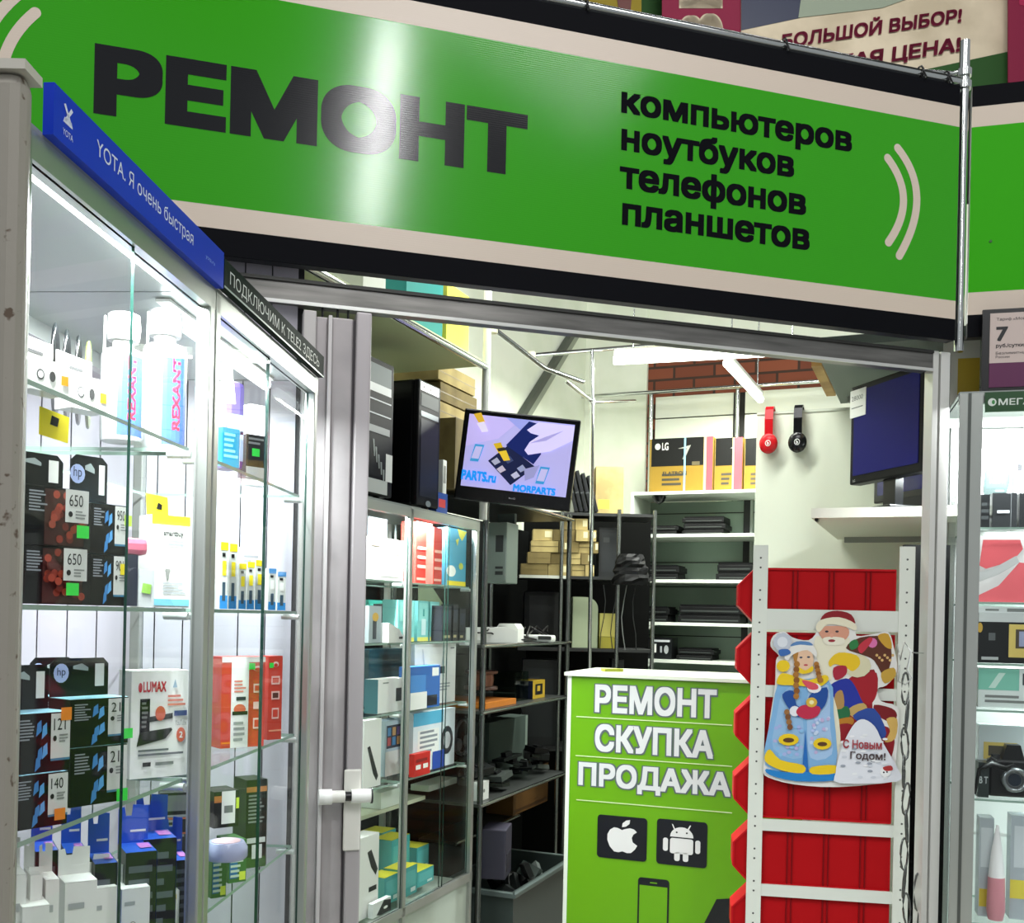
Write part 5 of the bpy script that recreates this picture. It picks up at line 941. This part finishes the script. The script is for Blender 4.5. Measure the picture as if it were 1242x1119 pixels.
# festive cardboard cutout: drawn on a flat card, so it is built as a flat card
def q_(x, y): p_ = fK.hit(910+x/4.662, 730+y/4.662, -.012); return (p_.x-xR/2, p_.z)
b = MB(); zc = q_(500, 1040)[1]; b.M = Matrix.Translation((0, 0, -zc)); lay = 0
def cut(pts, m, smooth=True):
    global lay
    lay += 1
    if smooth:                                              # round off the outline
        n = len(pts); o = []
        for i in range(n):
            p0, p1, p2, p3 = [V(pts[(i+j) % n]) for j in (-1, 0, 1, 2)]
            for s_ in (0, .34, .67): o.append(.5*((2*p1)+(p2-p0)*s_+(2*p0-5*p1+4*p2-p3)*s_**2+(3*p1-p0-3*p2+p3)*s_**3))
        pts = o
    y1 = -.00007*lay; b.prism([q_(*p_) for p_ in pts], y1-.00006, y1, M(m, .4) if isinstance(m, str) else m)
def dot(x, y, rx, ry, m, n=12): cut([(x+rx*math.cos(2*math.pi*k/n), y+ry*math.sin(2*math.pi*k/n)) for k in range(n)], m, False)
cut([(85, 850), (120, 600), (140, 470), (145, 330), (160, 300), (115, 250), (130, 190), (190, 165), (240, 200), (330, 215), (380, 160), (400, 80), (480, 50), (560, 65), (600, 130), (600, 190), (700, 180), (780, 170), (810, 250), (830, 390), (770, 470), (720, 490), (740, 560), (830, 590), (840, 700), (820, 960), (840, 1010), (500, 1045), (250, 1030), (100, 990), (75, 950)], 'e8e6e2')
cut([(520, 500), (560, 430), (620, 420), (700, 380), (720, 500), (690, 570), (700, 700), (640, 760), (520, 780), (480, 640)], '8e0f1c')       # red coat
cut([(560, 430), (640, 410), (715, 400), (715, 520), (670, 580), (600, 520)], 'a01222')
cut([(700, 580), (800, 600), (830, 640), (800, 680), (720, 640)], '7a0e18'); cut([(760, 700), (815, 760), (800, 870), (760, 900), (740, 800)], '8e0f1c')
cut([(450, 470), (540, 430), (590, 470), (650, 590), (760, 720), (700, 760), (600, 640), (520, 600), (460, 520)], '1f2f9a')                      # blue sash
cut([(560, 600), (640, 570), (660, 620), (580, 650)], 'c0a060'); cut([(580, 640), (700, 600), (770, 740), (720, 770), (640, 700)], '2a4a9a'); cut([(470, 600), (550, 590), (560, 650), (480, 670)], '1f6a40'); cut([(480, 520), (520, 500), (530, 590), (480, 600)], 'b08850'); cut([(480, 670), (570, 650), (580, 690), (490, 710)], 'b87820')
cut([(490, 700), (570, 690), (560, 760), (510, 790)], '901020'); cut([(770, 660), (830, 660), (820, 770), (760, 790), (790, 730)], 'd8b060')
cut([(360, 250), (380, 190), (480, 230), (560, 200), (540, 280), (470, 330), (460, 440), (410, 420), (380, 330)], 'e9e4cc'); cut([(440, 480), (490, 600), (510, 800), (470, 860), (450, 700)], 'e6e0c8')   # beard
cut([(540, 260), (620, 200), (760, 200), (800, 300), (760, 420), (700, 330), (640, 300)], '5a2a18'); dot(690, 230, 28, 28, 'd870a8'); cut([(560, 230), (600, 210), (610, 250), (570, 270)], '2a7a40'); cut([(610, 250), (670, 200), (690, 215), (630, 290)], 'c03040'); cut([(720, 190), (780, 180), (800, 260), (760, 250)], 'c89a30'); cut([(740, 400), (810, 370), (820, 420), (760, 460)], 'c8a040')
for k in range(7): dot(715+15*k, 300+14*(k % 3), 8, 8, 'd8b070')
dot(605, 360, 78, 66, 'd9d2b0'); cut([(445, 330), (500, 285), (600, 300), (620, 350), (580, 390), (540, 370), (480, 350), (450, 365)], 'e8c020'); cut([(470, 370), (540, 360), (540, 410), (480, 440)], 'a82038')
cut([(395, 140), (540, 140), (555, 190), (510, 225), (440, 225), (395, 190)], 'd89a80'); cut([(410, 205), (460, 195), (530, 205), (520, 240), (430, 240)], 'ece6d2'); dot(460, 218, 20, 8, '9a2030'); dot(432, 166, 10, 6, '2a2a3a'); dot(490, 166, 10, 6, '2a2a3a'); dot(460, 188, 12, 12, 'e0a088')
cut([(400, 110), (420, 65), (490, 48), (570, 70), (590, 130), (500, 100)], '8a0f1c'); cut([(370, 140), (400, 100), (500, 85), (590, 120), (595, 160), (540, 140), (440, 125), (390, 170)], 'e9e2c8')
# girl in blue
cut([(150, 480), (200, 450), (440, 440), (470, 620), (480, 950), (300, 960), (85, 920), (120, 640)], '7fb0dc'); cut([(180, 520), (260, 480), (300, 700), (290, 880), (130, 830), (150, 640)], '94bce2'); cut([(330, 500), (440, 470), (450, 700), (460, 860), (340, 880), (320, 700)], 'a4c4e8')
for k in range(26): dot(rnd.uniform(140, 290), rnd.uniform(700, 870), 12, 10, rnd.choice(('a8b4e4', 'b4b0dc', '8cc0e8'))); dot(rnd.uniform(340, 455), rnd.uniform(640, 860), 10, 10, rnd.choice(('b4c4ee', 'c4b4dc', 'c8d8f0')))
cut([(290, 980), (310, 720), (330, 980)], '1f6ab8', False); cut([(90, 940), (200, 960), (480, 960), (480, 1005), (260, 1010), (110, 975)], '1f80c8')
cut([(80, 870), (110, 830), (170, 890), (300, 920), (295, 965), (180, 950), (95, 910)], 'ecc81c'); cut([(345, 930), (480, 920), (480, 965), (350, 970)], 'ecc81c')
cut([(150, 440), (180, 400), (260, 420), (330, 440), (420, 410), (440, 440), (380, 480), (260, 470), (160, 465)], 'ecc81c'); dot(185, 360, 38, 34, 'ecc81c')
cut([(180, 520), (240, 500), (260, 580), (300, 600), (270, 650), (210, 590)], '1a4a98'); cut([(340, 520), (430, 480), (430, 560), (390, 610), (330, 570)], '1a4a98'); dot(250, 615, 30, 30, 'e8e8ee'); dot(360, 485, 40, 28, 'f0eef0')
cut([(260, 610), (300, 580), (390, 590), (380, 640), (320, 660), (270, 640)], 'c02848'); dot(345, 565, 32, 28, 'd8b040'); dot(345, 565, 14, 12, 'f0e8b0'); cut([(290, 440), (370, 460), (380, 490), (330, 490)], 'd85060')
dot(305, 325, 52, 64, 'e6bfa0'); dot(285, 312, 9, 5, '2a3a5a'); dot(328, 310, 9, 5, '2a3a5a'); dot(312, 355, 12, 5, 'b83048'); cut([(270, 365), (310, 385), (350, 360), (350, 390), (300, 405), (265, 390)], 'ecc81c')
cut([(240, 300), (270, 280), (262, 330), (256, 360)], 'b07a34'); cut([(190, 300), (230, 240), (330, 235), (370, 270), (370, 310), (320, 270), (240, 295), (210, 330)], 'e9e6e0'); cut([(220, 250), (260, 222), (330, 225), (350, 245), (280, 240)], '5a84b8')
for k in range(7):
    dot(262-3*k % 7, 350+30*k, 17, 18, '8a5420' if k % 2 else 'a8702c')
    dot(372+4*k, 350+18*k if k < 5 else 440, 15, 15, '8a5420' if k % 2 else 'a8702c')
for k in range(4): dot(205+6*k, 620+28*k, 16, 17, '7a4c28' if k % 2 else '9a6a3a')
dot(215, 775, 58, 34, 'ecc81c'); dot(215, 778, 32, 14, '5a3a1a'); dot(405, 798, 52, 34, 'ecc81c'); dot(405, 800, 28, 13, '5a3a1a')
for k in range(9): dot(180+34*math.cos(k*.7), 225+34*math.sin(k*.7), 20, 20, 'c2c8d4')
dot(180, 225, 30, 30, 'dfe3ea'); cut([(160, 270), (210, 265), (225, 290), (170, 305)], '3a6ab0')
cut([(480, 960), (500, 860), (540, 760), (590, 680), (640, 660), (700, 700), (740, 780), (780, 850), (830, 940), (830, 1010), (500, 1020)], 'e4e6ee')
for k in range(40): dot(rnd.uniform(520, 760), rnd.uniform(720, 1000), 15, 7, rnd.choice(('f2f2f6', 'd2d6e0', '9aa0ac', 'eceef2')))
dot(760, 955, 30, 30, 'f2f2f2'); cut([(745, 930), (790, 920), (800, 945), (760, 950)], 'b03030'); dot(750, 958, 5, 5, '202020'); dot(768, 956, 5, 5, '202020')
lay += 1
for s_, x0, x1, y0, y1, m_ in (('С Новым', 520, 740, 822, 780, 'a0303c'), ('Годом!', 560, 760, 890, 848, '4a3a3c')):
    a_, c_ = q_(x0, y0), q_(x1, y1); b.text(s_, a_[0], c_[0], a_[1], c_[1], M(m_), .02, None, None, -.00007*lay-.001)
tag(b.build('festive_cutout', None, fK.w(xR/2, -.012, zc), fK.rz), 'glossy die cut card of bearded man in red coat and girl in blue coat', 'cutout')

# chains of carabiner links
def chain(label, px, y0, y1, d, n, m, jig):
    t = thing('carabiner_chain', label, 'chain', P(px, y1, d), 0); o = P(px, y1, d); dy = (y1-y0)/n
    for k in range(n):
        c = P(px+jig*math.sin(k*1.7), y0+dy*(k+.5), d)-o; L = dy*d/F*.62; b = MB(); a = .4*math.sin(k*2.1); ph = .9 if k % 2 else .15; r = .0085 if k % 2 else .0105
        pts = []
        for j in range(13):
            g = 2*math.pi*j/12; x = r*math.sin(g); z = L*math.cos(g)*.95; pts.append(c+V((x*math.cos(ph)+a*z*.2, x*math.sin(ph), z)))
        b.tube(pts, .0029, m, 6); b.build('link', t)
chain('long chain of grey carabiner links in front of the rack post', 1098, 818, 1119, 2.86, 9, M('6e706e', .25, .8), 2)
chain('short chain of metal carabiner links by the door post', 1113, 1062, 1140, 2.9, 2, M('6e706e', .25, .8), 1)
p = P(1098, 830, 2.86); b = MB(); g = [(1088, 782), (1092, 800), (1097, 778), (1105, 790), (1100, 812), (1106, 822), (1098, 830), (1089, 826), (1091, 806)]; b.tube([P(x, y, 2.86)-p for x, y in g], .0025, M('d0d2ce', .3, .4), 6); b.tube([P(1104, 791, 2.86)-p, P(1122, 792, 2.9)-p], .0018, CHROME, 6); tag(b.build('wire_hook', None, p, 0), 'bent white wire hook holding the carabiner chain', 'hook')

# ------------------------------------------------------------------ glazed case on the right
DZ = [1.06, 1.455, 1.63, 1.84]
zD = lambda y: fD.hit(1215, y).z
DZ = [zD(972), zD(805), zD(730), zD(638)]
tD, nb = case('glass display case at the right edge with green header', fD, .0, .7, .38, DZ, 2.2, [.035, .69], [(.06, .68, .006)], power=60, zbase=.5)
b = nb(); b.box(.0, .06, -.006, .0, 0, 2.2, M('c4c8c2', .25, .7)); b.box(.022, .03, -.009, -.006, 0, 2.2, M('6a6e6a', .25, .7)); b.build('front_profile', tD)
b = nb(); b.box(.064, .69, -.012, -.004, 2.145, 2.2, M('1c4a22', .35)); hd = b.build('header_sign', tD)
b = nb(); b.text('МЕГАФОН', .098, .25, 2.162, 2.182, M('d8e0d8'), .02, None, None, -.0125); b.build('lettering', hd)
b = nb(); c = V((.082, 2.172)); b.add([(c.x+.011*math.cos(k*.4488), -.0125, c.y+.011*math.sin(k*.4488)) for k in range(14)], [tuple(range(14))], M('d8e0d8')); b.add([(c.x+.004*math.cos(k*.4488)+.003, -.0128, c.y+.006*math.sin(k*.4488)) for k in range(14)], [tuple(range(14))], M('3a8a44')); b.build('emblem', hd)
# price poster on top
t = thing('price_poster', 'black framed tariff poster with a large 7 above the right case', 'poster', fD.w(.3, .0, 2.207), fD.rz)
b = MB(); b.box(-.245, .3, .0, .012, 0, .225, BLACK); b.build('frame', t)
b = MB(); b.box(-.226, .285, -.002, 0, .075, .213, M('cbb9b2', .5)); b.box(-.226, .285, -.002, 0, .008, .075, M('5a1248', .5)); b.build('sheet', t)
b = MB(); b.text('7', -.21, -.18, .135, .175, INK, .03, None, None, -.0025); b.text('руб./сутки', -.21, -.14, .115, .128, INK, .02, None, None, -.0025); b.text('Тариф «Мой Теле2»', -.21, -.09, .19, .2, INK, .01, None, None, -.0025); b.text('Безлимитные звонки', -.21, -.08, .098, .106, INK, .0, None, None, -.0025); b.text('России', -.21, -.175, .088, .095, INK, .0, None, None, -.0025); b.build('lettering', t)
t = thing('leaflet_holder', 'white panel with yellow picture between door post and the poster', 'poster', fD.w(.02, .2, 2.2075), fD.rz); b = MB(); b.box(-.04, .06, 0, .01, 0, .2, M('dcdad0')); b.box(.0, .06, -.001, 0, .0, .14, M('c8a830')); b.build('card', t)
def dx_(*a, **k): k.setdefault('fr', fD); k.setdefault('y', .04); return bx(*a, **k)
dx_('clock_box', 'white alarm clock box with clock picture reading 12:50', 'box', 1187, 1228, 545, DZ[3], M('f0f2f0'), [('F', 'p', ((.1, .5), (.18, .8), (.9, .88), (.95, .6), (.85, .45), (.15, .42)), M('22302f')), ('F', .2, .52, .85, .8, M('2a3c40')), ('F', '12:50', .32, .58, .78, .74, M('b8d0d0'), .02), ('F', 'l', .5, .8, .47, .5, 1, M('a0b0b0'))], y=.14)
dx_('white_carton', 'plain white carton beside the alarm clock box', 'box', 1230, 1275, 540, DZ[3], M('eceeec'), [('F', .05, .7, .2, .78, INK)], y=.14)
dx_('black_box', 'narrow black box in front of the alarm clock box', 'box', 1187, 1201, 600, DZ[3], M('17191b', .3), [('F', 'l', .1, .9, .2, .8, 3, M('3a3e40'))], y=.05)
dx_('black_box', 'wide black box with pale print under the alarm clock picture', 'box', 1203, 1234, 598, DZ[3], M('1c1e20', .3), [('F', .2, .42, .7, .5, M('c8ccd0')), ('F', .75, 0, .77, 1, M('6a6e70'))], y=.06)
dx_('black_box', 'black box at the picture edge under the white carton', 'box', 1236, 1270, 598, DZ[3], M('141618', .3), y=.06)
dx_('red_toy_pack', 'red and grey plastic wrapped toy pack on the right case shelf', 'pack', 1186, 1270, 650, DZ[2], M('d8d4d4', .3), [('F', 'p', ((0, .55), (.1, .5), (.5, .62), (.65, .8), (.6, .95), (.05, .95)), M('c85058')), ('F', 'p', ((0, 0), (.7, 0), (.95, .55), (.6, .6), (.3, .25), (0, .1)), M('d05860')), ('F', 'p', ((0, .3), (.3, .42), (.6, .6), (.55, .7), (.2, .5), (0, .45)), M('b0b0b0')), ('F', 0, .94, 1, 1, WHITE)], y=.05)
dx_('radio_box', 'black radio box with beige radio picture', 'box', 1186, 1270, 744, DZ[1], M('0f1112', .3), [('F', 0, .82, 1, 1, M('c8cccc')), ('F', .45, .12, 1, .78, M('d8c068')), ('F', .55, .3, 1, .68, M('4a4030')), ('F', .6, .34, 1, .64, M('9aa0c0')), ('F', 'o', .02, .7, .04, .1, M('c8a040')), ('F', .15, .45, .25, .6, M('5a5e60')), ('F', .05, .06, .3, .12, M('b0b4b4'))], y=.04)
dx_('flat_white_box', 'flat white box with small print lying on the radio box', 'box', 1186, 1270, 729, DZ[1]+(zD(744)-DZ[1])+.0015, M('d8dcdc'), [('F', .1, .3, .3, .6, GREY), ('F', .42, .2, .7, .7, GREY)], y=.045, h=.018)
dx_('mint_box', 'white and mint box below the radio shelf', 'box', 1186, 1270, 812, zD(860), M('dfe8e6'), [('F', 0, .45, .6, 1, M('7fc4b0')), ('F', 'p', ((.15, .5), (.3, .9), (.4, .9), (.25, .5)), M('c8e4da')), ('F', .65, .6, .95, .9, M('3a4448')), ('F', 'l', .1, .9, .1, .35, 2, GREY)], y=.05, h=None)
b = MB(); z = zD(862); b.pane(.06, .68, .03, .35, z-.006, z, SEDGE); o = b.build('glass_shelf', None, fD.w(0, 0), fD.rz); o.parent = tD; o.location = (-.35, -.19, 0); o.rotation_euler = (0, 0, 0)
dx_('clear_case', 'clear plastic case with yellow label behind the camera', 'box', 1186, 1246, 880, DZ[0], M('c4ccce', .2), [('F', .1, .5, .8, .75, M('c8b060')), ('F', .2, .55, .7, .7, M('4a4438')), ('F', .0, .0, 1, .4, M('2a3434'))], y=.14)
# camera
f, w_, h = span(1200, 1262, 905, DZ[0], fD, .06); t = thing('camera', 'black camera with silver lens ring on the right case shelf', 'camera', f.w(w_/2, .04, DZ[0]+.001), f.rz)
b = MB(); b.box(-w_/2, w_/2, -.02, .025, 0, h*.72, M('0f1012', .3), .008); b.prism([(-.03, h*.7), (.03, h*.7), (.018, h), (-.018, h)], -.018, .02, M('0f1012', .3)); b.build('body', t)
mm = Matrix.Translation((0, -.02, h*.36)) @ Matrix.Rotation(R_(90), 4, 'X')
b = MB(); b.lathe([(.036, 0), (.036, .025), (.032, .035), (.026, .035), (.02, .02)], M('8a8e90', .2, .8), 22, mm=mm); b.lathe([(.018, .021), (.018, .022)], M('1a2430', .1), 18, mm=mm); b.build('lens', t)
b = MB(); b.lathe([(.012, h*.72), (.012, h*.8)], M('2a2c2e'), 12, (-w_*.34, 0, 0)); b.build('dial', t)
c = fD.w(fD.hit(1207, 900, .05).x, .05, DZ[0]+.07)
b = MB(); b.tube([(-.05, 0, -.06), (-.04, 0, .01), (-.01, -.01, .03), (.03, 0, .015), (.05, 0, .03)], [.004, .006, .01, .008, .003], BLACK, 7); b.tube([(-.02, 0, .03), (-.01, 0, .045), (.01, 0, .03)], .004, BLACK, 6); tag(b.build('cable_bundle', None, c, fD.rz), 'bundle of black cable above the camera', 'cable')
dx_('dark_strap_box', 'dark box with pale letters left of the camera', 'box', 1186, 1200, 925, DZ[0], M('27302f', .3), [('F', 'B T', .1, .4, .9, .6, M('b8c0c0'), .02)], y=.05)
# bottom: clear boxes and lamp
dL = zD(1125)
b = MB(); z = dL; b.pane(.06, .68, .03, .35, z-.006, z, SEDGE); o = b.build('glass_shelf', None); o.parent = tD; o.location = (-.35, -.19, 0)
dx_('clear_box', 'clear grey plastic box below the camera shelf', 'box', 1186, 1206, 992, dL, M('b8c0c6', .2), [('F', .05, .1, .9, .28, M('d8c040')), ('F', .1, .5, .9, .9, M('d0d6da'))], y=.1)
dx_('clear_box', 'clear grey plastic box with yellow base at the picture edge', 'box', 1224, 1268, 990, dL, M('b0b8c0', .2), [('F', .0, .2, .9, .38, M('e0d050')), ('F', .1, .5, .9, .9, M('ccd2d8'))], y=.1)
f, w_, h = span(1198, 1224, 1003, dL, fD, .05); t = thing('cone_lamp', 'white and pink cone shaped lamp on the lowest right shelf', 'lamp', f.w(w_/2, .03, dL+.001), 0)
b = MB(); b.lathe([(w_/2*.8, 0), (w_/2, h*.1), (w_/2*.9, h*.45)], M('d8909c', .3), 18); b.build('base', t); b = MB(); b.lathe([(w_/2*.88, h*.45), (w_/2*.55, h*.75), (w_*.06, h)], M('f2eef0', .3), 18); b.build('cone', t)
b = MB(); b.box(.0, .7, .395, .41, .5, 2.3, M('e6e8e6', .6)); struct(b.build('trim_4', None, fD.w(0, 0), fD.rz), 'white back board behind the right case')
bpy.context.view_layer.update()
